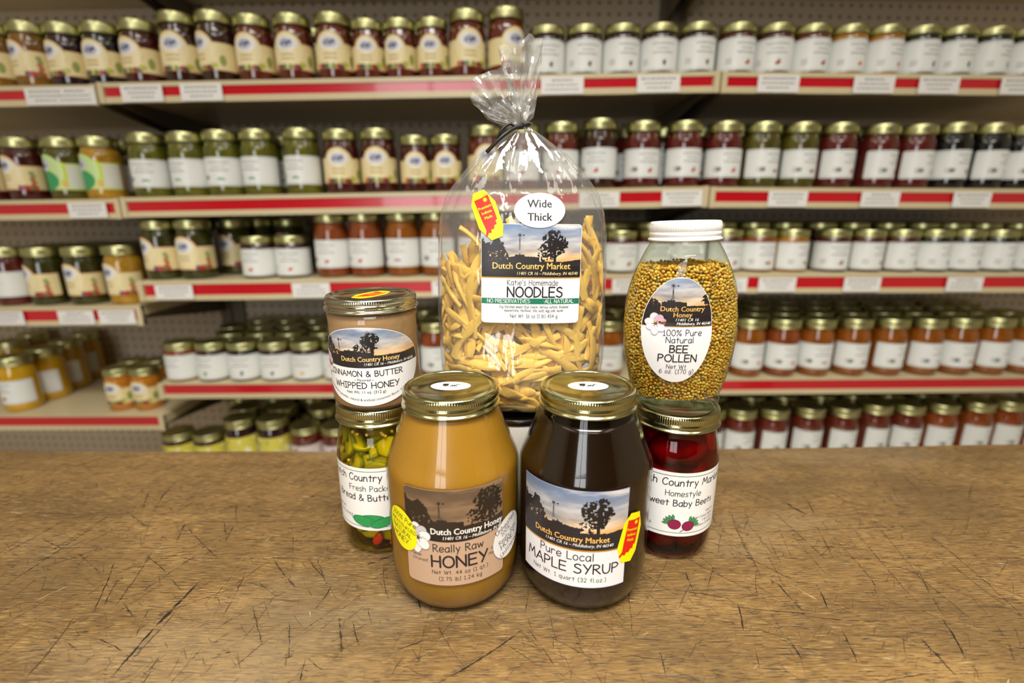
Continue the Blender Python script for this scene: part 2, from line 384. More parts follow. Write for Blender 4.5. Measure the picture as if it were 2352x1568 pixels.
class Print:
    """flat coloured print in label metres (u right, v up, layer above the paper)"""
    def __init__(s):
        s.bm = bmesh.new(); s.cl = s.bm.verts.layers.float_color.new('Col')
        s.fine = bmesh.new(); s.cf = s.fine.verts.layers.float_color.new('Col')
    def poly(s, pts, col, layer):
        vs = []
        for p in pts:
            v = s.bm.verts.new((p[0], p[1], layer)); v[s.cl] = (*col, 1); vs.append(v)
        try: s.bm.faces.new(vs)
        except ValueError: pass
    def rect(s, x0, y0, x1, y1, col, layer):
        s.poly([(x0, y0), (x1, y0), (x1, y1), (x0, y1)], col, layer)
    def rrect(s, x0, y0, x1, y1, r, col, layer):
        pts = []
        for cx, cy_, a0 in ((x1-r, y0+r, -90), (x1-r, y1-r, 0), (x0+r, y1-r, 90), (x0+r, y0+r, 180)):
            for k in range(6):
                a = math.radians(a0+18*k); pts.append((cx+r*cos(a), cy_+r*sin(a)))
        s.poly(pts, col, layer)
    def ell(s, cx, cy_, a, b, col, layer, rot=0, n=28):
        pts = []
        for k in range(n):
            t = 2*PI*k/n; x, y = a*cos(t), b*sin(t); pts.append((cx+x*cos(rot)-y*sin(rot), cy_+x*sin(rot)+y*cos(rot)))
        s.poly(pts, col, layer)
    def capsule(s, p, q, wd, col, layer):
        dx, dy = q[0]-p[0], q[1]-p[1]; a = math.atan2(dy, dx); r = wd/2; pts = []
        for k in range(5):
            t = a-PI/2+PI*k/4; pts.append((q[0]+r*cos(t), q[1]+r*sin(t)))
        for k in range(5):
            t = a+PI/2+PI*k/4; pts.append((p[0]+r*cos(t), p[1]+r*sin(t)))
        s.poly(pts, col, layer)
    def stroke(s, pts, wd, col, layer, smooth):
        if not smooth:
            for p, q in zip(pts, pts[1:]): s.capsule(p, q, wd, col, layer)
            return
        L, R = [], []
        for i, p in enumerate(pts):
            a, b = pts[max(i-1, 0)], pts[min(i+1, len(pts)-1)]
            if i in (0, len(pts)-1) and pts[0] == pts[-1]: a, b = pts[-2], pts[1]
            dx, dy = b[0]-a[0], b[1]-a[1]; l = math.hypot(dx, dy) or 1
            L.append((p[0]-dy/l*wd/2, p[1]+dx/l*wd/2)); R.append((p[0]+dy/l*wd/2, p[1]-dx/l*wd/2))
        for i in range(len(pts)-1): s.poly([R[i], R[i+1], L[i+1], L[i]], col, layer)
        if pts[0] != pts[-1]:
            for p in (pts[0], pts[-1]): s.ell(p[0], p[1], wd/2, wd/2, col, layer, n=8)
    def text(s, t, x, y, size, col, layer, wt=1.1, align='c', xf=None, slant=0.0, wide=1.0, track=1.5):
        W = text_width(t, size, track)*wide
        ox = {'c': -W/2, 'l': 0, 'r': -W}[align]; k = size/10
        for ch in t:
            wd, src = GL[ch]
            for part in src.split('|') if src else []:
                sm = part[0] in '~o'; cl = part[0] == 'o'
                pts = [tuple(float(q) for q in pr.split(',')) for pr in part.lstrip('~o').split()]
                if sm: pts = spline(pts, cl)
                P2 = []
                for (a, b) in pts:
                    uu, vv = ox+(a+slant*b)*k*wide, b*k
                    P2.append(xf(uu, vv) if xf else (x+uu, y+vv))
                s.stroke(P2, wt*k, col, layer, sm)
            ox += (wd+track)*k*wide
    def btext(s, t, x, y, size, col, layer, align='CENTER', bold=0.0, shear=0.0, wide=1.0, xf=None):
        cu = bpy.data.curves.new('t', 'FONT'); cu.body = t; cu.size = size; cu.align_x = align; cu.shear = shear; cu.resolution_u = 2
        o = bpy.data.objects.new('t', cu); C.objects.link(o); dg = bpy.context.evaluated_depsgraph_get()
        me = o.evaluated_get(dg).to_mesh()
        b_ = bold*size
        for q, (du, dv) in enumerate(((0, 0), (-b_, 0), (b_, 0), (0, b_*.6), (0, -b_*.6)) if bold else ((0, 0),)):
            vs = []
            for v in me.vertices:
                u, vv = v.co.x*wide+du, v.co.y+dv
                p = xf(u, vv) if xf else (x+u, y+vv)
                nv = s.bm.verts.new((p[0], p[1], layer+q*.01)); nv[s.cl] = (*col, 1); vs.append(nv)
            for p in me.polygons:
                try: s.bm.faces.new([vs[i] for i in p.vertices])
                except ValueError: pass
        o.evaluated_get(dg).to_mesh_clear(); bpy.data.objects.remove(o); bpy.data.curves.remove(cu)
    def raster(s, span, fn, y0, y1, nx, ny, layer):
        """printed picture: a fine grid coloured point by point; span(y) gives the left and right edge at height y"""
        g = []
        for j in range(ny+1):
            y = y0+(y1-y0)*j/ny; a, b = span(y); row = []
            for i in range(nx+1):
                x = a+(b-a)*i/nx; v = s.fine.verts.new((x, y, layer)); v[s.cf] = (*fn(x, y), 1); row.append(v)
            g.append(row)
        for j in range(ny):
            for i in range(nx): s.fine.faces.new((g[j][i], g[j][i+1], g[j+1][i+1], g[j+1][i]))
    def build(s, name, mapf, parent=None, step=0.002, ustep=True, lift=0.00004, mat_=None, label=None):
        bm = s.bm
        bmesh.ops.triangulate(bm, faces=[f for f in bm.faces if len(f.verts) > 4])
        if step:
            us = [v.co.x for v in bm.verts] or [0]
            for ax in ((0,) if ustep is True else (0, 1)):
                cs = [v.co[ax] for v in bm.verts] or [0]
                k = math.ceil(min(cs)/step)
                while k*step < max(cs):
                    n = Vector((1, 0, 0)) if ax == 0 else Vector((0, 1, 0))
                    bmesh.ops.bisect_plane(bm, geom=bm.verts[:]+bm.edges[:]+bm.faces[:], plane_co=n*(k*step), plane_no=n, dist=1e-7); k += 1
        vs, fs, cols = [], [], []
        for b_, cl in ((s.bm, s.cl), (s.fine, s.cf)):
            off = len(vs); b_.verts.index_update()
            for v in b_.verts:
                vs.append(mapf(v.co.x, v.co.y, v.co.z*lift)); cols.extend(v[cl])
            for f in b_.faces: fs.append([off+v.index for v in f.verts])
        s.bm.free(); s.fine.free()
        me = bpy.data.meshes.new(name); me.from_pydata(vs, [], fs); me.update()
        ca = me.color_attributes.new('Col', 'FLOAT_COLOR', 'POINT'); ca.data.foreach_set('color', cols)
        me.materials.append(mat_ or PRINT); me.polygons.foreach_set('use_smooth', [True]*len(me.polygons))
        return me if parent is None and label is None and False else (obj(name, me, parent, label) if parent is not None else me)
def cyl(R, z0=0.0, a0=0.0):
    def f(u, v, l):
        a = a0+u/R; return ((R+l)*sin(a), -(R+l)*cos(a), z0+v)
    return f
def flat(z):
    return lambda u, v, l: (u, v, z+l)

def fbm(x, y, o=0, oct_=4):
    return noise.fractal(Vector((x, y, o)), 1.0, 2.0, oct_, noise_basis='PERLIN_ORIGINAL')
def mix3(a, b, t):
    t = max(0.0, min(1.0, t)); return tuple(a[i]+(b[i]-a[i])*t for i in range(3))
def farm(x0, y0, x1, y1, tint=None, shift=0.0, big=1.0, tu=0.72, tv=0.64, lh=0.74, gy=0.33):
    """sunset photograph of a farm as printed on the labels: fn(x,y) -> colour"""
    top, mid, low, gl = H('6F86A8'), H('BDBBBC'), H('E8C590'), H('F2A545')
    dark, bark = H('2A2629'), H('211D1C')
    asp = (x1-x0)/(y1-y0)
    def fn(x, y):
        u = (x-x0)/(x1-x0)+shift; v = (y-y0)/(y1-y0); X = u*asp
        c = mix3(low, mid, (v-gy-.04)/0.28); c = mix3(c, top, (v-0.58)/0.38)
        cl = fbm(X*1.6-v, v*6.5, 3.1); c = mix3(c, H('EFE6DA'), max(0, cl)*0.9); c = mix3(c, H('66738A'), max(0, -cl)*0.8)
        c = mix3(c, gl, max(0, 1-abs(v-gy)/0.17)*max(0, (u-0.45)*1.8)*0.9)
        n = fbm(X*9, v*9, 1.7, 5); n2 = fbm(X*24, v*24, 5.2, 4)
        e = lh+0.10*fbm(X*4, 0.3, 9)-max(0, u-0.13)**1.3*4.2
        if v < e+0.07*n+.05*n2: c = dark if (n2 > -0.36 or v > gy+.20 or v < gy-.05 or u < .07) else H('D2A868')
        dx, dy = (X-tu*asp)/(0.235*big), (v-tv)/(0.25*big)
        d = dx*dx+dy*dy+0.45*n+0.38*n2
        if d < 0.80 and not (d > .30 and n2 > 0.30): c = bark
        dx, dy = (X-(tu-.085*big)*asp)/(.21*big), (v-(gy+.14))/(.15*big)
        d = dx*dx+dy*dy+0.7*n+.7*n2
        if d < 0.55 and n2 < .22: c = bark
        if abs(u-tu-.012) < 0.014*big and gy-.05 < v < tv: c = bark
        if (u-tu+.05)**2*9+(v-gy-.02)**2*60 < 0.016 and n2 > -0.05: c = H('E8A050')
        g = gy+.01
        if 0.27 < u < 0.58: g = gy+.10-0.16*max(0, abs(u-0.40)-0.07)+(.03 if .335 < u < .43 else 0)
        if 0.378 < u < 0.390: g = gy+.155
        if u > .8: g = gy+.05*(u-.8)/.2
        if v < g+0.010*n2: c = dark
        return tint(c) if tint else c
    return fn
def windmill(P, x, y, h, layer, col=H('2A2627')):
    P.capsule((x, y), (x, y+h), h*0.03, col, layer); P.capsule((x-h*.07, y), (x, y+h), h*0.018, col, layer); P.capsule((x+h*.07, y), (x, y+h), h*0.018, col, layer)
    for k in range(8):
        a = k*PI/4; P.capsule((x, y+h), (x+h*.13*cos(a), y+h+h*.13*sin(a)), h*0.035, col, layer)
    P.ell(x+h*.27, y+h, h*.07, h*.05, col, layer, n=8)
def flower(P, x, y, r, layer, grey=False):
    w_, p_ = (H('EDEBEA'), H('C9C6C8')) if grey else (H('F6F3F4'), H('E7B7CF'))
    edge = H('9A9498') if grey else H('C9B8C2')
    for i, (a, ln, wd, cc) in enumerate([(100, 1.1, .42, w_), (60, 1.0, .42, p_), (20, .95, .40, p_ if not grey else w_), (165, .95, .42, w_), (215, .9, .4, w_), (265, 1.15, .36, w_), (318, 1.0, .42, w_)]):
        t = math.radians(a); P.ell(x+cos(t)*r*ln*.55, y+sin(t)*r*ln*.55, r*ln*.56, r*wd*1.08, edge, layer+i*.6, t)
        P.ell(x+cos(t)*r*ln*.55, y+sin(t)*r*ln*.55, r*ln*.52, r*wd*.98, cc, layer+i*.6+.3, t)
    P.ell(x, y, r*.2, r*.16, H('B98A2E') if not grey else H('6A6462'), layer+4.5)
    for k in range(6):
        t = k*1.05; P.capsule((x, y), (x+cos(t)*r*.35, y+sin(t)*r*.35), r*.05, H('5A3A1A') if not grey else H('4A4644'), layer+5)
def bee(P, x, y, r, layer):
    P.ell(x, y, r*.5, r*.2, H('8A4A1C'), layer, 0.2); P.ell(x-r*.45, y+r*.05, r*.2, r*.17, H('3A2416'), layer); P.ell(x+r*.1, y+r*.25, r*.45, r*.14, H('C8B4A0'), layer+.1, .5)
    for k in range(4): P.capsule((x-r*.3+k*r*.2, y-r*.1), (x-r*.4+k*r*.22, y-r*.4), r*.06, H('2A1A10'), layer)
INK = H('231F26')
def indiana(P, cx, cy_, h, rot, layer, words=True):
    """yellow sticker with the red outline of the state"""
    c_, s_ = cos(rot), sin(rot)
    def X(pts): return [(cx+x*h*c_-y*h*s_, cy_+x*h*s_+y*h*c_) for x, y in pts]
    P.poly(X([(-.10, -.5), (.14, -.5), (.235, -.30), (.255, .2), (.12, .5), (-.12, .5), (-.235, .30), (-.255, -.2)]), H('FFF200'), layer)
    P.poly(X([(-.15, .36), (.0, .36), (.16, .38), (.17, 0), (.165, -.14), (.12, -.16), (.12, -.23), (.06, -.24), (.03, -.31), (-.02, -.29), (-.05, -.36), (-.10, -.34), (-.15, -.40), (-.18, -.37), (-.13, -.28), (-.14, -.1), (-.15, .36)][:-1]), H('E0220E'), layer+1)
    for k in range(4):
        t = k*PI/4; P.capsule(*X([(.07+.035*cos(t), .30+.035*sin(t)), (.07-.035*cos(t), .30-.035*sin(t))]), h*.018, H('FFF200'), layer+2)
    if words:
        for i, tx in enumerate(('Premium', 'Indiana', 'Made')):
            yy = (.14-.105*i); tr = rot+0.0
            xf = lambda u, v, yy=yy: (cx+(u+.01*h)*c_-(v+yy*h)*s_, cy_+(u+.01*h)*s_+(v+yy*h)*c_)
            P.btext(tx, 0, 0, h*.082, H('FFF200'), layer+2, bold=.012, wide=.95, xf=xf)

# ------------------------------------------------------------------ setting
def struct(name, me):
    o = obj(name, me); o['kind'] = 'structure'; return o
struct('floor', box_mesh('floor', FLOOR, -3.2, -3.1, -0.05, 3.2, 1.75, 0))
struct('ceiling', box_mesh('ceiling', CEIL, -3.2, -3.1, 2.85, 3.2, 1.75, 2.9))
struct('wall_back', box_mesh('wall_back', WALL, -3.2, 1.65, 0, 3.2, 1.75, 2.85))
struct('wall_left', box_mesh('wall_left', WALL, -3.3, -3.1, 0, -3.2, 1.75, 2.85))
struct('wall_right', box_mesh('wall_right', WALL, 3.2, -3.1, 0, 3.3, 1.75, 2.85))
bm = bmesh.new(); box(bm, -3.2, -3.1, 0, -1.4, -3.0, 2.85); box(bm, -0.3, -3.1, 0, 3.2, -3.0, 2.85); box(bm, -1.4, -3.1, 2.6, -0.3, -3.0, 2.85); box(bm, -1.4, -3.1, 0, -0.3, -3.0, 0.62)
struct('wall_front', bm_mesh('wall_front', bm, WALLF))
bm = bmesh.new()
for b_ in ((-1.42, -3.02, .6, -1.36, -2.92, 2.62), (-.34, -3.02, .6, -.28, -2.92, 2.62), (-1.42, -3.02, 2.56, -.28, -2.92, 2.62), (-1.42, -3.02, .6, -.28, -2.92, .66), (-1.36, -2.90, 1.58, -.34, -2.87, 1.62), (-.87, -2.90, .62, -.83, -2.87, 2.6)): box(bm, *b_)
struct('window_1', bm_mesh('window_1', bm, FRAMEM))

# ------------------------------------------------------------------ table of heavy planks
tb = thing('market_table', 'scarred brown wooden table top with knife cuts under all the front jars', 'table', (0, 0, 0))
back = [(-1.0, .541), (-.637, .5405), (-.57, .5375), (-.23, .538), (.258, .544), (.654, .557), (1.0, .566)]
def back_y(x):
    for (a, ya), (b, yb) in zip(back, back[1:]):
        if a <= x <= b: return ya+(yb-ya)*(x-a)/(b-a)
    return .54
edges = [-.22, -.05, .10, .232, .348, .44, None]
for i in range(6):
    bm = bmesh.new(); n = 60; x0, x1 = -1.0, 1.0
    rows = []
    for k in range(n+1):
        x = x0+(x1-x0)*k/n
        ya = edges[i]+.0004+.0006*noise.noise(Vector((x*6, i*3.3, 0)))
        yb = (edges[i+1]-.0004+.0006*noise.noise(Vector((x*6, (i+1)*3.3, 0)))) if edges[i+1] is not None else back_y(x)+.0018*noise.noise(Vector((x*14, 1.2, 0)))+.0010*noise.noise(Vector((x*60, 4.2, 0)))
        ch = .0008; z0, z1 = T-.035, T
        rows.append([bm.verts.new((x, ya, z0)), bm.verts.new((x, ya, z1-ch)), bm.verts.new((x, ya+ch*.6, z1)), bm.verts.new((x, yb-ch*.6, z1)), bm.verts.new((x, yb, z1-ch)), bm.verts.new((x, yb, z0))])
    for a, b_ in zip(rows, rows[1:]):
        for q in range(6): bm.faces.new((a[q], a[(q+1) % 6], b_[(q+1) % 6], b_[q]))
    bm.faces.new(rows[0]); bm.faces.new(list(reversed(rows[-1])))
    bmesh.ops.recalc_face_normals(bm, faces=bm.faces[:])
    obj('plank', bm_mesh('plank', bm, WOOD), tb)
for sx in (-.92, .92):
    for sy in (-.15, .47): obj('leg', box_mesh('leg', WOOD, sx-.035, sy-.035, 0, sx+.035, sy+.035, T-.035), tb)
# knife cuts: shallow dark grooves lying in the surface, thousands nobody would count
CUT = colattr('cut_wood', 0.8, 0.1)
vs, fs, cols = [], [], []
def strip(x, y, ang, ln, wd, col, rough=1.0, bend=0.0, seg=.0022):
    n = max(4, int(ln/seg)); d = Vector((cos(ang), sin(ang))); p = Vector((-d.y, d.x)); base = len(vs)
    for k in range(n+1):
        t = k/n
        c_ = Vector((x, y))+d*(ln*(t-.5))+p*(bend*4*t*(1-t)+.0005*rough*noise.noise(Vector((x*50+t*ln*160, y*70, 2)))+.00035*rough*noise.noise(Vector((x*90+t*ln*700, y*70, 6))))
        br = noise.noise(Vector((t*ln*260+x*40, x*90, y*90)))
        ww = wd*(.15+.85*min(1, 6*t, 6*(1-t)))*max(.02, .62+1.25*br)
        for s_ in (-.5, .5):
            q = c_+p*(ww*s_); vs.append((q.x, q.y, T+.00005+random.random()*.00004)); cols.extend((*col, 1))
    for k in range(n):
        a = base+2*k; fs.append((a, a+1, a+3, a+2))
def cut(x, y, ang, ln, wd, col, rough=1.0, fringe=1.0):
    strip(x, y, ang, ln, wd, col, rough, random.uniform(-.03, .03)*ln)
    if abs(sin(ang)) > .3:        # torn grain beside the cut
        for _ in range(int(ln*380*fringe*min(1.6, wd/.0006))):
            t = random.uniform(-.5, .5)*ln; r_ = random.gauss(0, 1)*(wd*1.1+.0003)
            strip(x+cos(ang)*t-sin(ang)*r_, y+sin(ang)*t+cos(ang)*r_, random.gauss(0, .12), random.uniform(.0012, .0045), random.uniform(.0002, .00045), random.choice(DK), .4, 0, .0011)
DK = [H('30261B'), H('3B2E20'), H('2A2520'), H('4A3A28')]
def px_cut(p, q, wd, col=None, rough=1.0):
    a, b_ = at_z(*p, 0), at_z(*q, 0); d = b_-a
    cut((a.x+b_.x)/2, (a.y+b_.y)/2, math.atan2(d.y, d.x), d.length, wd, col or random.choice(DK), rough)
def L1(x, y): return (x/2.76, 1000+y/2.76)
def R1(x, y): return (1552+x/2.76, 1000+y/2.76)
for p, q, wd in [((700, 1545), (1270, 920), 1.6), ((1010, 1190), (1260, 930), 2.0), ((0, 970), (700, 500), .8), ((160, 1540), (470, 1150), 1.5), ((590, 1120), (730, 790), .9), ((1410, 1150), (1560, 860), 1.0),
                 ((660, 1080), (760, 900), .8), ((720, 1090), (960, 740), .7), ((0, 760), (470, 500), .7), ((250, 780), (690, 510), .6), ((870, 1010), (1240, 760), .7), ((830, 1420), (1110, 1120), 1.0),
                 ((950, 340), (900, 470), 1.0), ((1040, 360), (970, 480), 1.0), ((1120, 290), (1010, 420), .5), ((1170, 560), (1120, 670), 1.6), ((1170, 560), (1380, 775), .8), ((800, 480), (940, 590), .6),
                 ((1845, 560), (1845, 860), .5), ((1420, 540), (1440, 680), .6), ((1500, 430), (1495, 540), .8), ((1740, 790), (1880, 965), 1.7), ((1480, 570), (1430, 670), .6), ((1690, 600), (1610, 700), .5),
                 ((860, 1280), (940, 1100), .7), ((1600, 1080), (1660, 1330), .9), ((1640, 930), (1760, 1020), .6), ((2000, 750), (2070, 950), .5), ((1830, 1180), (1830, 1420), .6), ((780, 1060), (880, 1200), .6),
                 ((900, 1540), (1010, 1400), 1.2), ((1900, 1560), (1940, 1400), 1.0), ((1470, 1480), (1700, 1290), .7), ((600, 1280), (830, 1410), .6), ((2150, 1160), (2170, 1360), 1.2), ((260, 650), (400, 720), .7),
                 ((500, 750), (640, 880), .6), ((930, 760), (1060, 870), .9), ((1070, 900), (1150, 980), .6), ((0, 560), (2200, 545), .6), ((0, 690), (1640, 690), .5), ((1500, 650), (2208, 660), .7), ((330, 510), (1100, 500), .5)]:
    px_cut(L1(*p), L1(*q), wd*.0010)
for p, q, wd in [((560, 430), (960, 790), .8), ((930, 320), (1110, 440), .7), ((800, 370), (880, 500), .6), ((1000, 650), (1290, 980), .7), ((1100, 560), (1480, 1010), .6), ((1250, 540), (1620, 990), .6),
                 ((1620, 640), (2208, 1150), .7), ((1730, 800), (2208, 1160), .8), ((360, 560), (540, 900), .7), ((340, 440), (480, 790), .8), ((510, 840), (520, 1040), .6), ((300, 590), (270, 750), .6), ((245, 820), (200, 1010), .6),
                 ((60, 860), (150, 1060), .9), ((390, 1060), (430, 1240), 1.6), ((640, 930), (830, 1140), 1.0), ((890, 940), (970, 1110), 1.2), ((850, 1150), (1400, 1170), .8), ((400, 1090), (860, 1130), .8), ((700, 1270), (800, 1420), 1.2),
                 ((500, 1340), (530, 1480), 1.0), ((1690, 1160), (1840, 1420), 1.0), ((1480, 850), (1870, 1160), .6), ((1540, 850), (1700, 1140), .6), ((880, 560), (1000, 780), .5), ((1880, 310), (1860, 400), .6), ((1860, 510), (1820, 640), .5),
                 ((700, 430), (830, 500), 2.2), ((1250, 240), (2208, 245), .5), ((250, 360), (800, 365), .5), ((250, 450), (1400, 470), .5), ((500, 620), (1600, 570), .6), ((240, 690), (1400, 740), .7), ((1200, 660), (2208, 610), .5), ((400, 740), (800, 940), .8),
                 ((600, 920), (760, 1000), .7), ((0, 980), (330, 1030), 1.2), ((0, 1130), (420, 1200), .6), ((1050, 1230), (1150, 1440), 1.0), ((1280, 1560), (1700, 1500), .7), ((860, 660), (1200, 720), .5), ((1550, 1280), (1790, 1540), .9)]:
    px_cut(R1(*p), R1(*q), wd*.0010)
def M1(x, y): return (700+x/2.613, 1250+y/2.613)
for p, q, wd in [((800, 830), (1330, 490), 1.2), ((500, 650), (780, 550), .8), ((800, 490), (960, 740), .6), ((1330, 490), (1510, 740), .9), ((1600, 420), (1660, 600), .9), ((210, 440), (220, 660), 1.0), ((640, 700), (750, 650), .9), ((160, 250), (60, 390), .9),
                 ((20, 80), (120, 200), .9), ((470, 130), (500, 330), .9), ((640, 230), (700, 410), 1.0), ((330, 140), (540, 60), .9), ((1700, 400), (1900, 560), .5), ((290, 460), (330, 610), .6), ((2130, 640), (2170, 800), .7)]:
    px_cut(M1(*p), M1(*q), wd*.0009)
for k in range(1150):
    x, y = random.uniform(-.62, .62), random.uniform(.20, .52)
    a = random.choice([random.gauss(.85, .25) if x < 0 else random.gauss(-.85, .25)]*3+[random.uniform(-1.5, 1.5), random.gauss(1.5, .15), random.gauss(0, .06), random.gauss(0, .06)])
    cut(x, y, a, abs(random.gauss(0, .03))+.006, random.choice([.0002, .00025, .0003, .0004, .0005]), random.choice(DK), 1.0, .6)
for k in range(70):
    strip(random.uniform(-.55, .55), random.uniform(.2, .5), random.choice([random.gauss(0, .1), random.uniform(-1.5, 1.5)]), random.uniform(.004, .018), random.uniform(.0003, .0009), random.choice([H('B09468'), H('A59A86'), H('C0A270')]))
me = mesh_of('knife_cuts', vs, fs, CUT); ca = me.color_attributes.new('Col', 'FLOAT_COLOR', 'POINT'); ca.data.foreach_set('color', cols)
o = obj('knife_cuts', me, tb, 'dark scratches and knife cuts'); o['kind'] = 'stuff'

# ------------------------------------------------------------------ jars in front
def lid_mesh(rl, h, m, teeth=120, knurl=.0004, name='lid'):
    """pressed screw lid: rolled lip, thread bead, knurled band, raised rim and sunk panel; z from 0 (lip) to h"""
    k = rl/.0363
    prof = [(.0335*k, .0012), (.0352*k, 0), (.0360*k, .0002), (.0364*k, .0009), (.0361*k, .0016), (.0351*k, .0021), (.0346*k, .0028), (.0348*k, .0036), (.0353*k, .0044), (.0354*k, .0052), (.0351*k, .0060), (.0347*k, .0066),
            (.0346*k, .0070), (.0350*k, .0074), (.0350*k, h-.0030), (.0348*k, h-.0022), (.0346*k, h-.0012), (.0340*k, h-.0003), (.0331*k, h), (.0322*k, h-.0002), (.0317*k, h-.0009), (.0313*k, h-.0013), (.0302*k, h-.0012), (.0290*k, h-.0008), (.0283*k, h-.0009), (.0278*k, h-.0013), (.012*k, h-.0013), (0.0001, h-.0013)]
    amp = {13: 1.0, 14: 1.0, 15: .6, 12: .3}
    def rf(i, r, a): return r + (knurl*(.5+.5*cos(teeth*a))-knurl*.5)*amp.get(i, 0)
    return lathe(name, prof, teeth*4, m, 3, rf)
def find_on(px, py, X, D, R):
    a = 0.0
    for _ in range(12):
        p = at_y(px, py, D-R*cos(a)); a = math.asin(max(-.995, min(.995, (p.x-X)/R)))
    return a, p.z-T
def buggy(P, r, layer, wide=1.0):
    """small horse and buggy emblem inside an oval outline"""
    K = H('1E1A18')
    P.rect(-.44*r, -.02*r, -.14*r, .22*r, K, layer); P.poly([(-.5*r, .22*r), (-.08*r, .22*r), (-.14*r, .34*r), (-.42*r, .34*r)], K, layer)
    for x in (-.40, -.16):
        for q in range(12):
            t, t2 = q*PI/6, (q+1)*PI/6; P.capsule((x*r+.11*r*cos(t), -.08*r+.11*r*sin(t)), (x*r+.11*r*cos(t2), -.08*r+.11*r*sin(t2)), .025*r, K, layer)
    P.ell(.14*r, .06*r, .17*r, .075*r, K, layer); P.capsule((.28*r, .08*r), (.38*r, .26*r), .07*r, K, layer); P.capsule((.38*r, .26*r), (.47*r, .19*r), .06*r, K, layer); P.capsule((-.1*r, .08*r), (.1*r, .06*r), .02*r, K, layer)
    for x, dx in ((.02, -.05), (.07, .04), (.24, -.04), (.28, .06)): P.capsule((x*r, .02*r), ((x+dx)*r, -.2*r), .035*r, K, layer)
    P.stroke(spline([(-.6*r, -.28*r), (-.2*r, -.22*r), (.2*r, -.25*r), (.65*r, -.2*r)], False), .02*r, H('8A8680'), layer, True)
    for k in range(5): P.capsule((.48*r+.06*r*k, .22*r-.05*r*(k % 2)), (.53*r+.06*r*k, .18*r+.04*r*(k % 3)), .02*r, H('8A8680'), layer)

QUART = [(.0355, .0012), (.036, 0), (.0395, .0008), (.0438, .0040), (.0470, .0095), (.0492, .0170), (.0503, .0265), (.0505, .036), (.0505, .103), (.0503, .1055), (.0498, .1078), (.0490, .1103), (.0478, .1134), (.0452, .1200), (.0415, .1296), (.0378, .1395), (.0364, .1432), (.0352, .1464), (.0343, .1486), (.0339, .1502), (.0337, .153)]
PINT = [(.030, .0010), (.0305, 0), (.0340, .0012), (.0365, .0050), (.0377, .012), (.038, .020), (.038, .082), (.0378, .089), (.0370, .0955), (.0358, .102), (.0345, .1075), (.0337, .111), (.0335, .1145), (.0335, .121)]
STRAIGHT = [(.0335, .0008), (.034, 0), (.0355, .0012), (.0361, .004), (.0362, .008), (.0362, .070), (.0361, .0735), (.0355, .0757), (.0343, .0772), (.0340, .0790), (.0340, .083)]
def shrink(prof, d, zlo, zhi):
    p = [(max(.001, r-d), max(z, zlo)) for r, z in prof if z <= zhi]
    return p+[(p[-1][0]*.9, zhi), (.0001, zhi)]
def closed(prof): return [(0.0001, .0022)]+prof

HONEYM = simple('raw_honey', H('A2741C'), 0.35, var=0.12, vscale=22, sss=0.25, ssr=(1, .6, .2), sss_scale=.012)
MAPLEM = simple('maple_syrup', H('1E1006'), 0.12, spec=.4, var=.25, vscale=10)
WHIPM = simple('whipped_honey', H('AE8A62'), 0.55, var=.07, vscale=60, sss=.3, sss_scale=.004, bump=.15, bscale=220)
BRINE_G = brine('pickle_brine', (.93, .86, .26), 1.04)
BRINE_R = brine('beet_brine', (.56, .035, .085), 1.04)
PICK = colattr('pickle_flesh', .35, .5, 0, .4)
BEETM = simple('beet_flesh', H('A0183A'), .3, var=.2, vscale=40, sss=.3, ssr=(1, .15, .15), sss_scale=.006)
PEPPER = simple('pepper_flesh', H('C22414'), .3)
SEED = simple('mustard_seed', H('D2A83A'), .4)

# --- quart of raw honey
hx, hd = -.0452, .333
t = thing('honey_jar', 'large quart jar of golden raw honey with tan farm label and gold lid, front left', 'jar', (hx, hd, T))
obj('jar_glass', lathe('jar_glass', closed(QUART), 96, GLASS, 3), t)
obj('honey', lathe('honey', [(.0001, .0035)]+shrink(QUART, .0011, .0035, .1495), 96, HONEYM, 3), t)
obj('lid', lid_mesh(.0363, .0135, GOLD), t).location.z = .1497
P = Print(); P.ell(0, 0, .0148, .0090, H('F4F2EE'), 1); buggy(P, .0135, 2)
o = obj('lid_sticker', P.build('lid_sticker', flat(.1497+.0135-.0013)), t)
def tan_tint(c):
    g = .3*c[0]+.5*c[1]+.2*c[2]; return mix3(H('241D17'), H('A98868'), min(1, g*1.15))
al, ar = find_on(932, 1200, hx, hd, .0507)[0], find_on(1155, 1200, hx, hd, .0507)[0]
P = Print(); W2, h0, h1 = .0507*(ar-al)/2, .0, .0762
TAN, DKB = H('C2A287'), H('2B221B')
P.rrect(-W2, h0, W2, h1, .0028, H('5A4636'), 1); P.rrect(-W2+.0003, h0+.0003, W2-.0003, h1-.0003, .0027, TAN, 1.3)
pict0 = .0392
P.raster(lambda y: (-W2+.0004+max(0, .0026-(h1-y)), W2-.0004-max(0, .0026-(h1-y))), farm(-W2, pict0-.008, W2, h1, tan_tint, tu=.83, tv=.66, big=1.2, lh=.84, gy=.36), pict0+.003, h1-.0006, 200, 110, 2)
P.poly([(-W2+.0003, pict0+.004)]+[(-W2+.0003+(2*W2-.0006)*k/20, pict0-.0010-.0025*sin(PI*k/20)) for k in range(21)]+[(W2-.0003, pict0+.004)], H('241E19'), 1.7)
windmill(P, -.0105, .0545, .0115, 3, H('241D17'))
P.btext('Dutch Country Honey', .0095, .0418, .0068, H('F2EDE6'), 4, bold=.022, wide=.86)
P.btext('11401 CR 16 \u2013 Middlebury, IN 46540', .0155, .0378, .0036, H('F2EDE6'), 4, bold=.012, shear=.25, wide=.9)
flower(P, -.0272, .0372, .0100, 5, grey=True)
P.text('Really Raw', .0020, .0280, .0058, INK, 4, 1.15)
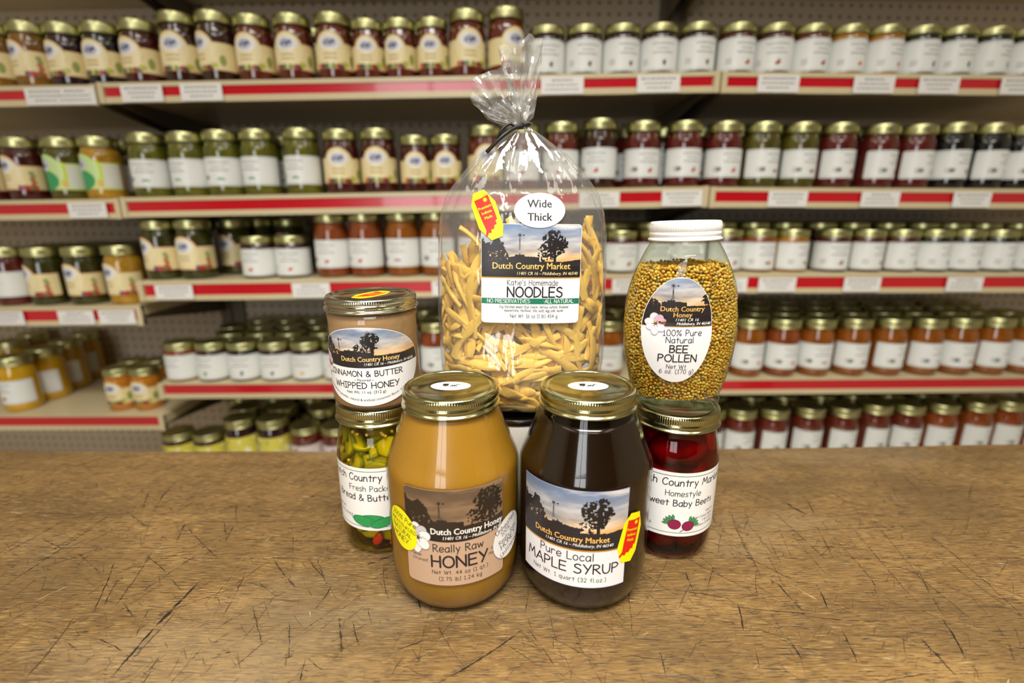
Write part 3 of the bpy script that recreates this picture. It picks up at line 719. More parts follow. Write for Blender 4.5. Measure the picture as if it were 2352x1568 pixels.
P.text('HONEY', .0030, .0155, .0090, H('2A2226'), 4, 1.55, wide=1.12)
P.text('Never', -.0285, .0224, .0023, INK, 4, .9, slant=.15); P.text('Strained!', -.0262, .0188, .0023, INK, 4, .9, slant=.15)
P.text('Never', .0300, .0224, .0023, INK, 4, .9, slant=.15); P.text('Heated!', .0290, .0188, .0023, INK, 4, .9, slant=.15)
P.text('Net Wt. 44 oz (1 qt.)', .0030, .0098, .0030, INK, 4, 1.1, track=2); P.text('(2.75 lb) 1.24 kg', .0030, .0044, .0030, INK, 4, 1.1, track=2)
obj('label', P.build('label', cyl(.05065, .0305, (al+ar)/2)), t)
a, z = find_on(925, 1211, hx, hd, .0505)
P = Print(); P.ell(0, 0, .0133, .0168, H('F7EE12'), 1, rot=.45)
for tx, yy, sz in (('100% Pure', .0072, .0038), ('UNPASTEURIZED', .0018, .0026), ('NATURAL', -.0036, .0036), ('HONEY', -.0095, .0040)):
    P.text(tx, .0, yy, sz, H('3A3A10'), 2, 1.2, xf=(lambda u, v, yy=yy: (u*cos(-.25)-(v+yy)*sin(-.25), u*sin(-.25)+(v+yy)*cos(-.25))))
obj('round_sticker', P.build('round_sticker', cyl(.0511, z, a)), t, 'yellow oval sticker')
a, z = find_on(1165, 1226, hx, hd, .0505)
P = Print(); P.ell(0, 0, .0150, .0178, H('B9B6B4'), 1, rot=-.5); P.ell(0, 0, .0146, .0174, H('EFEDEC'), 2, rot=-.5)
for tx, xx, yy, sz in (('Unheated', .001, .0085, .0040), ('100%', -.001, .0042, .0034), ('Really', -.0045, -.001, .0034), ('Raw', .0072, -.001, .0034), ('HONEY', -.0005, -.0062, .0046), ('Unfiltered', -.0015, -.0122, .0036)):
    P.text(tx, 0, 0, sz, INK, 3, 1.1, xf=(lambda u, v, xx=xx, yy=yy: ((u+xx)*cos(.32)-(v+yy)*sin(.32), (u+xx)*sin(.32)+(v+yy)*cos(.32))))
obj('round_sticker', P.build('round_sticker', cyl(.0511, z, a)), t, 'white oval sticker')

# --- quart of maple syrup
mx, md = .0562, .333
t = thing('maple_syrup_jar', 'large quart jar of dark brown maple syrup with white farm label, front right', 'jar', (mx, md, T))
obj('jar_glass', lathe('jar_glass', closed(QUART), 96, GLASS, 3), t)
obj('syrup', lathe('syrup', [(.0001, .0035)]+shrink(QUART, .0011, .0035, .1435), 96, MAPLEM, 3), t)
obj('lid', lid_mesh(.0363, .0135, GOLD), t).location.z = .1497
P = Print(); P.ell(0, 0, .0150, .0092, H('F4F2EE'), 1); buggy(P, .0138, 2)
obj('lid_sticker', P.build('lid_sticker', flat(.1497+.0135-.0013)), t)
al, ar = find_on(1208, 1190, mx, md, .0507)[0], find_on(1442, 1190, mx, md, .0507)[0]
P = Print(); W2, h1, pict0 = .0507*(ar-al)/2, .0772, .0318
P.rect(-W2, 0, W2, h1, H('7A72B0'), 1); P.rect(-W2+.0003, .0004, W2-.0003, h1-.0003, H('EDECEF'), 1.6)
P.raster(lambda y: (-W2+.0003, W2-.0003), farm(-W2, pict0-.004, W2, h1), pict0+.002, h1-.0004, 200, 120, 2.4)
P.rect(-W2+.0003, pict0-.0008, W2-.0003, pict0+.0024, H('2A2629'), 2.2); P.rect(-W2+.0003, pict0-.0020, W2-.0003, pict0-.0008, H('C08A3C'), 2.2)
windmill(P, -.0128, .0525, .0115, 3.2)
P.btext('Dutch Country Market', -.0005, .0372, .0064, H('F0B862'), 4, bold=.02, wide=.93)
P.btext('11401 CR 16 \u2013 Middlebury, IN 46540', .0055, .0336, .0034, H('E8E6E4'), 4, bold=.012, shear=.25, wide=.95)
P.text('Pure Local', -.0030, .0225, .0062, INK, 4, 1.1, wide=1.05); P.text('MAPLE SYRUP', .0, .0120, .0076, INK, 4, 1.3, wide=1.12)
P.text('Net Wt. 1 quart (32 fl.oz.)', -.0015, .0050, .0033, INK, 4, 1.1, track=2)
obj('label', P.build('label', cyl(.05065, .0285, (al+ar)/2)), t)
a, z = find_on(1447, 1233, mx, md, .0505)
P = Print(); indiana(P, 0, 0, .0385, -.20, 1)
obj('state_sticker', P.build('state_sticker', cyl(.0509, z, a)), t, 'yellow sticker with red state outline')

# --- pint of bread & butter pickles under the whipped honey
def mason_lid(t, z): obj('lid', lid_mesh(.0363, .0140, GOLD), t).location.z = z
px_, pd = -.1158, .388
t = thing('pickle_jar', 'pint jar of yellow-green pickle slices supporting the whipped honey jar', 'jar', (px_, pd, T))
obj('jar_glass', lathe('jar_glass', closed(PINT), 72, GLASS, 3), t)
obj('brine', lathe('brine', [(.0001, .003)]+shrink(PINT, .0014, .003, .118), 72, BRINE_G, 3), t)
mason_lid(t, .118)
rs = random.Random(3)
def slice_mesh(r, th, seed):
    vs, fs, cols = [], [], []; rr = random.Random(seed); n = 22
    rim, mid, cen = H('7E8412'), H('C4B82E'), H('D6C850')
    ell = rr.uniform(.75, 1.0)
    rings = [(0.05, th*.4, cen), (.45, th*.42, cen), (.8, th*.5, mid), (.95, th*.42, rim), (1, 0, rim), (.95, -th*.42, rim), (.8, -th*.5, mid), (.45, -th*.42, cen), (.05, -th*.4, cen)]
    for q, z, c in rings:
        for k in range(n):
            a = 2*PI*k/n; x = r*q*cos(a)*(1+.03*cos(7*a)); y = r*q*sin(a)*ell*(1+.03*cos(7*a)); vs.append((x, y, z+.0012*sin(3*x/r))); cols.extend((*c, 1))
    for i in range(len(rings)-1):
        for k in range(n): fs.append((i*n+k, i*n+(k+1) % n, (i+1)*n+(k+1) % n, (i+1)*n+k))
    me = mesh_of('pickle_slice', vs, fs, PICK, 3); ca = me.color_attributes.new('Col', 'FLOAT_COLOR', 'POINT'); ca.data.foreach_set('color', cols); return me
SL = [slice_mesh(rs.uniform(.0105, .0145), .0042, k) for k in range(6)]
for k in range(110):
    a = rs.uniform(-PI, PI) if k < 14 else rs.uniform(-2.0, 2.0); zz = .008+.100*((k*0.618) % 1); rad = rs.uniform(.0235, .0305) if k % 3 else rs.uniform(.016, .0205)
    if k > 102: rad = rs.uniform(0, .012)
    o = obj('pickle_slice', SL[k % 6], t); o.location = (rad*sin(a), -rad*cos(a), max(.017, min(.098, zz)))
    n_ = Vector((sin(a), -cos(a), rs.uniform(-.25, .45))).normalized() if k % 3 else Vector((rs.uniform(-.5, .5), rs.uniform(-.5, .5), 1)).normalized()
    o.rotation_euler = n_.to_track_quat('Z', 'Y').to_euler()
PK = simple('packed_pickle', H('A89A1C'), .5, var=.35, vscale=90, sss=.3, ssr=(1, .9, .2), sss_scale=.006, bump=.5, bscale=90)
o = obj('packed_slices', lathe('packed_slices', [(.002, .008), (.018, .009), (.021, .03), (.020, .06), (.021, .09), (.017, .106), (.002, .108)], 24, PK, 3), t); o['kind'] = 'stuff'
bm = bmesh.new(); bmesh.ops.create_icosphere(bm, subdivisions=2, radius=1); pm = bm_mesh('pepper_piece', bm, PEPPER, 3)
for (qx, qy, s) in ((868, 1238, (.0042, .0020, .0068)), (905, 1262, (.0032, .002, .0028))):
    a, z = find_on(qx, qy, px_, pd, .033); o = obj('pepper_piece', pm, t); o.location = (.0325*sin(a), -.0325*cos(a), max(.008, z)); o.scale = s; o.rotation_euler = (0, .45, a)
bm = bmesh.new(); bmesh.ops.create_icosphere(bm, subdivisions=2, radius=.0010); smesh = bm_mesh('mustard_seed', bm, SEED, 3)
for (qx, qy) in ((803, 992), (815, 1001), (839, 1003), (876, 990), (880, 1002), (886, 1005), (903, 990), (802, 982), (798, 1058)):
    a, z = find_on(qx, qy, px_, pd, .0352); o = obj('mustard_seed', smesh, t); rr_ = .0340 if z < .1 else .0318; o.location = (rr_*sin(a), -rr_*cos(a), min(z, .112)); o.scale = (1.6, 1, 1.6)
GRN = H('245C4A')
def market_label(P, W2, h, title):
    P.rect(-W2, 0, W2, h, H('F1F0EE'), 1)
    for y in (.0030, h-.0034): P.rect(-W2+.0018, y, W2-.0018, y+.0005, GRN, 2)
    for x in (-W2+.0018, W2-.0023): P.rect(x, .0030, x+.0005, h-.0029, H('4A5A54'), 2)
    P.text('Dutch Country Market', 0, h-.0118, .0062, INK, 3, 1.25, slant=.06)
P = Print(); h = .0585
market_label(P, .058, h, '')
P.text('Fresh Packed', .002, h-.0212, .0050, INK, 3, 1.1); P.text('Bread & Butter', -.005, h-.0302, .0058, INK, 3, 1.3)
P.btext('NET WT.', -.0310, .0165, .0036, H('6A6866'), 3, wide=.8); P.btext('16 OZ. (454g)', -.0275, .0115, .0036, H('6A6866'), 3, wide=.8)
cg, ck = H('2E9A52'), H('12402A')
for cx, cy_, a, b, r_ in ((.001, .0108, .0110, .0040, .0), (-.0065, .0088, .0105, .0046, -.12), (.0105, .0075, .0105, .0040, .30)):
    P.ell(cx, cy_, a+.0004, b+.0004, ck, 3+abs(r_), rot=r_); P.ell(cx, cy_, a, b, cg, 3.1+abs(r_), rot=r_)
    for k in range(9): P.ell(cx+(-.0075+.0019*k)*cos(r_), cy_+(-.0075+.0019*k)*sin(r_)+.0016*((k % 3)-1), .00022, .00022, ck, 3.2+abs(r_), n=6)
P.stroke(spline([(-.0170, .0095), (-.0185, .0112), (-.0172, .0128), (-.0183, .0135)], False), .0005, ck, 3.5, True)
obj('label', P.build('label', cyl(.03812, .0255, -.08)), t)

# --- pint of baby beets under the bee pollen
bx_, bd = .1398, .380
t = thing('beet_jar', 'pint jar of dark red baby beets supporting the bee pollen bottle', 'jar', (bx_, bd, T))
obj('jar_glass', lathe('jar_glass', closed(PINT), 72, GLASS, 3), t)
obj('brine', lathe('brine', [(.0001, .003)]+shrink(PINT, .0014, .003, .117), 72, BRINE_R, 3), t)
mason_lid(t, .1165)
bm = bmesh.new(); bmesh.ops.create_icosphere(bm, subdivisions=3, radius=1)
for v in bm.verts: v.co *= 1+.05*noise.noise(v.co*1.7)
bmm = bm_mesh('baby_beet', bm, BEETM, 3)
for (x, y, z, r) in ((-.012, -.020, .095, .0135), (.009, -.019, .097, .0155), (-.021, .006, .098, .013), (.020, .008, .094, .014), (0, .018, .096, .014), (.002, -.002, .075, .015), (-.015, -.017, .070, .014), (.016, -.015, .068, .014),
                     (-.010, -.019, .018, .0145), (.013, -.018, .017, .014), (-.018, .010, .018, .014), (.018, .012, .019, .014), (0, .0, .040, .015), (-.016, -.014, .045, .013), (.016, -.014, .043, .0135), (0, .018, .05, .014), (0.001, -.022, .06, .012)):
    q = math.hypot(x, y); f_ = min(1.0, (.0325-r)/q) if q > 1e-4 else 1; x, y = x*f_, y*f_
    o = obj('baby_beet', bmm, t); o.location = (x, y, z); o.scale = (r, r, r*1.06); o.rotation_euler = (x*90, y*70, z*40)
P = Print(); market_label(P, .058, h, '')
P.text('Homestyle', .001, h-.0212, .0050, INK, 3, 1.1); P.text('Sweet Baby Beets', .0, h-.0302, .0056, INK, 3, 1.3)
P.btext('(454g)', -.0265, .0085, .0034, H('6A6866'), 3, wide=.8)
for i, tx in enumerate(('Made For', 'Dutch Country Market', '11401 CR 16', 'Middlebury, IN 46540')): P.btext(tx, .0335, .0195-.0038*i, .0032, H('5A5856'), 3, align='RIGHT', wide=.78, shear=.15)
bc, bk = H('8E1F4A'), H('3A0A20')
for cx, cy_, lx in ((-.0045, .0112, -1), (.0068, .0098, 1)):
    for k in range(5):
        ang = (2.4 if lx < 0 else .75)+(k-2)*.32; P.ell(cx+cos(ang)*.0075, cy_+sin(ang)*.0068, .0026, .0012, bk, 3, rot=ang); P.ell(cx+cos(ang)*.0075, cy_+sin(ang)*.0068, .0023, .0009, H('3E9A5A'), 3.2, rot=ang)
    P.ell(cx, cy_, .0053, .0047, bk, 3.4); P.ell(cx, cy_, .0050, .0044, bc, 3.6)
P.capsule((.0035, .0065), (.0005, .0045), .0007, bc, 3.6)
obj('label', P.build('label', cyl(.03812, .0260, -.04)), t)

# --- whipped honey
wx, wz = -.1152, .1322
t = thing('whipped_honey_jar', 'small straight jar of tan cinnamon whipped honey standing on the pickle jar', 'jar', (wx, pd, T+wz))
obj('jar_glass', lathe('jar_glass', closed(STRAIGHT), 72, GLASS, 3), t)
obj('whipped_honey', lathe('whipped_honey', [(.0001, .003)]+shrink(STRAIGHT, .0010, .003, .0785), 72, WHIPM, 3), t)
obj('lid', lid_mesh(.0374, .0112, GOLD_PALE, teeth=130), t).location.z = .0787
P = Print(); indiana(P, 0, 0, .038, -.42, 1)
obj('state_sticker', P.build('state_sticker', flat(.0787+.0112-.0013), ), t, 'yellow sticker with red state outline')
P = Print(); A, B, cz = .0485, .0318, .0375
def esp(ins): return lambda y: (-(A-ins)*math.sqrt(max(0, 1-((y-cz)/(B-ins))**2))-1e-6, (A-ins)*math.sqrt(max(0, 1-((y-cz)/(B-ins))**2))+1e-6)
P.ell(0, cz, A, B, H('F3F2F1'), 1, n=64)
P.raster(esp(.0005), farm(-A, cz-.0020, A, cz+B, tu=.56, tv=.66, big=.95, lh=.78), cz+.003, cz+B-.0006, 260, 90, 2)
sp = esp(.0005)
P.poly([(sp(cz+.0036)[0], cz+.0036)]+[(sp(cz+.001)[0]+(sp(cz+.001)[1]-sp(cz+.001)[0])*k/16, cz+.001-.0014*sin(PI*k/16)) for k in range(17)]+[(sp(cz+.0036)[1], cz+.0036)], H('2B2629'), 1.8)
windmill(P, -.0205, cz+.0115, .0100, 3)
P.btext('Dutch Country Honey', .0045, cz+.0048, .0056, H('F2C878'), 4, bold=.018, wide=.92)
P.btext('11401 CR 16 \u2013 Middlebury, IN 46540', .0210, cz+.0016, .0031, H('F0EEEA'), 4, bold=.01, shear=.22, wide=.9)
flower(P, -.0395, cz+.0005, .0085, 4.5); bee(P, -.0350, cz-.0005, .0055, 10)
P.text('CINNAMON & BUTTER', -.0020, cz-.0072, .0044, INK, 4, 1.4, wide=1.10)
P.btext('~ Flavored ~', -.0010, cz-.0110, .0030, H('3A363C'), 4, bold=.005)
P.text('WHIPPED HONEY', -.0010, cz-.0170, .0048, INK, 4, 1.4, wide=1.14)
P.btext('Net Wt. 11 oz. (312 g)', -.0005, cz-.0212, .0034, H('3A363C'), 4, bold=.005)
def arc(u, v):
    x = u*.98; xx = min(abs(x), .043); return (x, cz-(B-.0042)*math.sqrt(max(.02, 1-(xx/(A-.0030))**2))+v)
P.btext('cinnamon powder, natural & artificial cinnamon flavor, artificial', 0, 0, .0029, H('3A363C'), 4, xf=arc)
obj('label', P.build('label', cyl(.03632, 0, .03)), t)

# --- bee pollen bottle: flattened oval bottle, white lid
OV = [(.0325, .0006), (.0335, 0), (.0352, .002), (.0362, .006), (.0358, .0095), (.0372, .0135), (.0405, .026), (.0437, .043), (.0455, .060), (.0453, .074), (.0432, .090), (.0395, .104), (.0345, .116), (.0300, .125), (.0270, .1305), (.0258, .1335), (.0256, .141)]
def ov_ratio(z): return .70+.30*max(0, min(1, (z-.075)/.05))**1.2 if z > .075 else .70
def ov_prof(z):
    for (r0, z0), (r1, z1) in zip(OVS, OVS[1:]):
        if z0 <= z <= z1 and z1 > z0: return r0+(r1-r0)*(z-z0)/(z1-z0)
    return OV[-1][0]
OVS = curve_prof(OV, 4)
def ov_mesh(name, prof, m, inset=0, n=72):
    vs, fs = [], []
    for r, z in prof:
        for k in range(n):
            a = 2*PI*k/n; q = ov_ratio(z); vs.append(((r-inset)*sin(a), -(r*q-inset)*cos(a), z))
    for i in range(len(prof)-1):
        for k in range(n): fs.append((i*n+k, i*n+(k+1) % n, (i+1)*n+(k+1) % n, (i+1)*n+k))
    fs.append(tuple(range(n-1, -1, -1)))
    return mesh_of(name, vs, fs, m, 3)
pz = .1302
TILT = math.radians(-1.9)
bpx = .1388
t = thing('bee_pollen_bottle', 'oval glass bottle of yellow bee pollen grains with white lid on the beet jar', 'bottle', (bpx, bd+.001, T+pz+.0003), (0, TILT, 0))
GLASS_G = thin_glass('bottle_glass', (.96, .98, .94), 1.52, .015, edge=(.62, .70, .55), bump=.35, bscale=22)
obj('bottle_glass', ov_mesh('bottle_glass', OVS, GLASS_G), t)
obj('lid', lid_mesh(.0275, .0142, WHITE_LID, teeth=100), t).location.z = .1346
GREY_P = simple('lid_print', H('C9CDC6'), .35)
P = Print(); P.ell(0, 0, .0205, .0205, H('C4C8C0'), 1, n=40); P.ell(0, 0, .0135, .0100, H('DADCD6'), 2); buggy(P, .0125, 3)
obj('lid_sticker', P.build('lid_sticker', flat(.1346+.0142-.0013)), t)
# grains
bm = bmesh.new(); bmesh.ops.create_icosphere(bm, subdivisions=1, radius=1); ico_v = [v.co.copy() for v in bm.verts]; ico_f = [[v.index for v in f.verts] for f in bm.faces]; bm.free()
vs, fs, cols = [], [], []; rp = random.Random(11)
pal = [H('E0B244')]*10+[H('D2A232')]*8+[H('E6C05C')]*6+[H('BE8C2E')]*4+[H('C07C26')]*2+[H('8E8550')]+[H('A39560')]
pts = []; cells = {}
def try_pt(p, r):
    key = tuple(int(q//.003) for q in p)
    for dx in (-1, 0, 1):
        for dy in (-1, 0, 1):
            for dz in (-1, 0, 1):
                for (q, r2) in cells.get((key[0]+dx, key[1]+dy, key[2]+dz), ()):
                    if (q-p).length < (r+r2)*.66: return False
    cells.setdefault(key, []).append((p, r)); pts.append((p, r)); return True
for k in range(60000):
    z = rp.uniform(.0105, .119); r = rp.uniform(.0013, .00185); R_ = ov_prof(z)-.0009-r*.75; q = ov_ratio(z); a = rp.uniform(-PI, PI)
    if z > .1155+.003*noise.noise(Vector((sin(a)*3, cos(a)*3, 1))): continue
    if try_pt(Vector((R_*sin(a), -((ov_prof(z)*q)-.0009-r*.75)*cos(a), z)), r) and len(pts) > 5600: break
for k in range(2500):
    a, rr_ = rp.uniform(-PI, PI), math.sqrt(rp.random())*.0275; try_pt(Vector((rr_*sin(a), -rr_*.88*cos(a), .1140+.003*noise.noise(Vector((sin(a)*3*rr_/.03, cos(a)*3*rr_/.03, 1)))+rp.uniform(-.001, .0012))), rp.uniform(.0013, .0018))
for p, r in pts:
    M = Matrix.Rotation(rp.uniform(0, 6), 3, 'X') @ Matrix.Rotation(rp.uniform(0, 6), 3, 'Z') @ Matrix.Diagonal((r*rp.uniform(.9, 1.25), r*rp.uniform(.75, 1.05), r*rp.uniform(.7, .95))); b0 = len(vs); c = rp.choice(pal); s_ = rp.uniform(.88, 1.08)
    for v in ico_v: vs.append(p+M @ v); cols.extend((c[0]*s_, c[1]*s_, c[2]*s_, 1))
    fs.extend([[b0+i for i in f] for f in ico_f])
POLL = colattr('pollen_grain', .6, .25)
me = mesh_of('pollen_grains', vs, fs, POLL, 3); ca = me.color_attributes.new('Col', 'FLOAT_COLOR', 'POINT'); ca.data.foreach_set('color', cols)
o = obj('pollen_grains', me, t, 'yellow and orange pollen grains'); o['kind'] = 'stuff'
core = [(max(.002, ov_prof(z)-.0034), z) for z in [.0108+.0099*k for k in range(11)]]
o = obj('pollen_core', ov_mesh('pollen_core', core+[(.002, .1115)], simple('pollen_gap_shade', H('8A6014'), .8)), t); o['kind'] = 'stuff'  # solid core whose dark brown paints the shade between the grains
p0 = at_y(1560, 763, bd-.0318); ly = p0.z-T-pz
P = Print(); A, B = .0252, .0412
P.ell(0, 0, A, B, H('F3F1F2'), 1, n=64)
sp = lambda y: (-(A-.0004)*math.sqrt(max(0, 1-(y/(B-.0004))**2))-1e-6, (A-.0004)*math.sqrt(max(0, 1-(y/(B-.0004))**2))+1e-6)
P.raster(sp, farm(-A*1.1, .0078, A*1.1, B*1.06, tu=.90, tv=.44, big=.75, lh=.56), .0125, B-.0008, 140, 110, 2)
P.poly([(sp(.0135)[0], .0135), (sp(.0065)[0], .0065), (sp(.0042)[0], .0042), (sp(.0042)[1], .0042), (sp(.0065)[1], .0065), (sp(.0135)[1], .0135)], H('242023'), 1.8)
P.rect(sp(.0038)[0], .0036, sp(.0038)[1], .0042, H('B8873A'), 1.9)
windmill(P, -.0055, .0235, .0115, 3)
P.btext('Dutch Country', .0020, .0158, .0054, H('F2BE68'), 4, bold=.02, wide=.93); P.btext('Honey', .0022, .0113, .0054, H('F2BE68'), 4, bold=.02, wide=.93)
P.btext('11401 CR 16', .0055, .0082, .0032, H('F0EEEA'), 4, bold=.014, shear=.22); P.btext('Middlebury, IN 46540', .0108, .0052, .0031, H('F0EEEA'), 4, bold=.014, shear=.22, wide=.92)
flower(P, -.0160, .0060, .0070, 4.2); bee(P, -.0112, .0070, .0046, 10)
P.text('100% Pure', .0032, -.0030, .0046, INK, 4, 1.0); P.text('Natural', .0015, -.0086, .0046, INK, 4, 1.0)
P.text('BEE', .0012, -.0163, .0056, INK, 4, 1.5, wide=1.1); P.text('POLLEN', .0010, -.0238, .0057, INK, 4, 1.4, wide=1.1)
P.text('Net Wt.', .0010, -.0296, .0034, INK, 4, 1.0); P.text('6 oz. (170 g)', .0010, -.0336, .0034, INK, 4, 1.0)
lx0 = p0.x-bpx-sin(TILT)*ly
def pm_(u, v, l):
    z = ly+v; x = lx0+u; a_ = ov_prof(z); return (x, -(a_*ov_ratio(z)+.00025)*math.sqrt(max(0, 1-(x/(a_+.0003))**2))-l, z)
obj('label', P.build('label', pm_, ustep=False, lift=.00008), t)

# --- tin can under the noodle bag
cx_, cd = .0057, .4265
t = thing('tin_can', 'cream labelled tin can under the noodle bag, glimpsed between the two quart jars', 'can', (cx_, cd, T))
CANM = simple('can_paper', H('D6D0C4'), .5, var=.04, vscale=30)
obj('body', lathe('body', [(.046, .003), (.0492, .004), (.0496, .006), (.0496, .106), (.0492, .108), (.0470, .109)], 64, CANM, .6), t)
obj('rim', lathe('rim', [(.044, .1095), (.0475, .107), (.0497, .1085), (.0503, .1100), (.0503, .1130), (.0497, .1142), (.0488, .1142), (.0480, .1125), (.047, .1112), (.0001, .1110)], 64, TIN, .7), t)
obj('rim', lathe('rim', [(.044, .001), (.0485, 0), (.0500, .0008), (.0502, .0022), (.0497, .004), (.047, .0045)], 64, TIN, .7), t)

# --- bag of noodles
BX, BY = .0088, .4265
WZ = [(.1146, .040), (.1150, .052), (.1175, .060), (.124, .0665), (.135, .0715), (.155, .0740), (.20, .0748), (.24, .0740), (.268, .0722), (.285, .0685), (.300, .0612), (.316, .0490), (.333, .0325), (.345, .0175), (.351, .0085), (.3545, .0047)]
DZ = [(.1146, .026), (.1150, .033), (.1175, .0395), (.124, .0445), (.135, .0480), (.145, .0484), (.155, .0470), (.165, .0446), (.175, .0422), (.187, .0406), (.20, .0400), (.24, .0400), (.268, .0385), (.285, .0360), (.300, .0320), (.316, .0260), (.333, .0175), (.345, .0105), (.351, .0070), (.3545, .0045)]
def ip(tab, z):
    if z <= tab[0][0]: return tab[0][1]
    for (a, va), (b, vb) in zip(tab, tab[1:]):
        if z <= b: return va+(vb-va)*(z-a)/(b-a)
    return tab[-1][1]
NEX = 2.5
def bag_front(x, z, k=1.0):
    w_, d_ = ip(WZ, z)*k, ip(DZ, z)*k; q = min(.999, abs(x)/w_); return d_*(1-q**NEX)**(1/NEX)
t = thing('noodle_bag', 'clear cellophane bag of yellow egg noodles gathered with a black twist tie', 'bag', (BX, BY, T))
vs, fs = [], []; nT, rowsz = 168, [.1146]+[.1150+.0014*k for k in range(40)]+[.171+.0022*k for k in range(52)]+[.2854+.0014*k for k in range(49)]
rowsz = [z for z in rowsz if z < .3545]+[.3545]
for z in rowsz:
    w_, d_ = ip(WZ, z), ip(DZ, z); s_ = max(0, min(1, (z-.262)/.06)); e_ = max(0, 1-(z-.115)/.03)
    for k in range(nT):
        a = 2*PI*k/nT; sx, sy = sin(a), -cos(a)
        m_ = (abs(sx)**NEX+abs(sy)**NEX)**(-1/NEX); x, y = w_*sx*m_, d_*sy*m_
        f1 = noise.noise(Vector((a*3.1, z*26, 0.0))); f2 = abs(noise.noise(Vector((sx*3.5+7, sy*3.5, z*30))))
        pl = abs(sin(a*3.5+.7+1.8*noise.noise(Vector((z*14, 2, sx)))))+.5*abs(sin(a*8.5+2.1+1.2*noise.noise(Vector((z*20, 5, sx)))))-.8
        calm = 1.0 if sy > -.35 or z > .286 else .25
        out = 1+.045*s_*pl*(1+1.8*s_)+calm*(.018*f1+.028*(.3-f2))*(.6+.9*s_)+.02*e_*sin(a*9)
        if z > .349: out = .9+.25*pl
        vs.append((x*out, y*out, z))
for i in range(len(rowsz)-1):
    for k in range(nT): fs.append((i*nT+k, i*nT+(k+1) % nT, (i+1)*nT+(k+1) % nT, (i+1)*nT+k))
fs.append(tuple(range(nT-1, -1, -1)))
obj('film', mesh_of('film', vs, fs, FILM, .35), t)
# gathered top: two crushed lobes of film above the tie
def cp(qx, qy): return (1040+qx/3.92, 60+qy/3.92)
vs, fs = [], []
def fan(outline, y_amp, seed, layers=2, y0=0.0):
    rr = random.Random(seed)
    for L_ in range(layers):
        m = 14; base = len(vs); fine = []
        for i in range(len(outline)-1):
            for q in range(6):
                s_ = q/6; fine.append((outline[i][0]+(outline[i+1][0]-outline[i][0])*s_, outline[i][1]+(outline[i+1][1]-outline[i][1])*s_))
        fine.append(outline[-1]); n = len(fine)
        sg = 1 if L_ == 0 else -1
        kn = [rr.uniform(-1, 1)+(1 if k % 2 else -1)*.7 for k in range(n//4+3)]      # a few big pleats
        for i, q in enumerate(fine):
            tip = at_y(*cp(*q), BY)-Vector((BX, BY, T)); st = Vector((-.0012+.0030*sin(i*.8), 0, .3535))
            f_ = i/4; k0 = int(f_); pl = kn[k0]+(kn[k0+1]-kn[k0])*(f_-k0)
            edge = min(i, n-1-i)/3
            for j in range(m+1):
                u = j/m; p = st.lerp(tip, u)
                fa, fb = p.x*75+seed, p.z*75
                cr = abs(noise.noise(Vector((fa, fb, L_*7+1))))+.6*abs(noise.noise(Vector((fa*2.1, fb*2.1, L_*7+3))))-.35
                p.y += y0*u+sg*min(1, edge)*(.0042*(1-u*.4)+y_amp*.5*sin(PI*u*.9))+pl*y_amp*.62*u**.7*min(1, .3+edge)+.0085*cr*min(1, u*3)
                p.x += .0016*noise.noise(Vector((fa*.8, fb*.8, seed+L_*5)))*sin(PI*u); p.z += .0010*noise.noise(Vector((fa, fb, seed*3+L_)))*sin(PI*u)
                vs.append(p)
        for i in range(n-1):
            for j in range(m): fs.append((base+i*(m+1)+j, base+(i+1)*(m+1)+j, base+(i+1)*(m+1)+j+1, base+i*(m+1)+j+1))
fan([(725, 830), (750, 700), (775, 540), (803, 340), (808, 130), (712, 58), (642, 100), (572, 185), (480, 180), (408, 200), (430, 290), (462, 385), (520, 480), (575, 640), (600, 800)], .006, 3)
fan([(560, 880), (440, 910), (300, 830), (230, 745), (165, 680), (178, 580), (200, 482), (330, 430), (470, 388), (520, 480), (570, 620), (600, 760)], .0065, 8, y0=-.004)
obj('gathered_top', mesh_of('gathered_top', vs, fs, FILM_TOP, .22), t)
# twist tie
tl = lambda qx, qy, dy: at_y(*cp(qx, qy), BY+dy)-Vector((BX, BY, T))
ring = [Vector((.0054*sin(a)+.0004, -.0054*cos(a), .3540+.0010*sin(a))) for a in [k*2*PI/20 for k in range(21)]]
tt = obj('twist_tie', tube('twist_tie', ring, .0013, BLACK), t)
lp = curve_prof([tuple(tl(*q)) for q in ((640, 890, -.0075), (560, 905, -.009), (520, 880, -.010), (470, 905, -.011), (430, 950, -.012), (405, 1005, -.011))], 5)
obj('tie_end', tube('tie_end', lp, .0011, BLACK), tt)
lp = curve_prof([tuple(tl(*q)) for q in ((630, 895, -.0075), (560, 915, -.011), (480, 965, -.016), (400, 1035, -.018), (305, 1135, -.016))], 5)
obj('tie_end', tube('tie_end', lp, .0015, BLACK), tt)
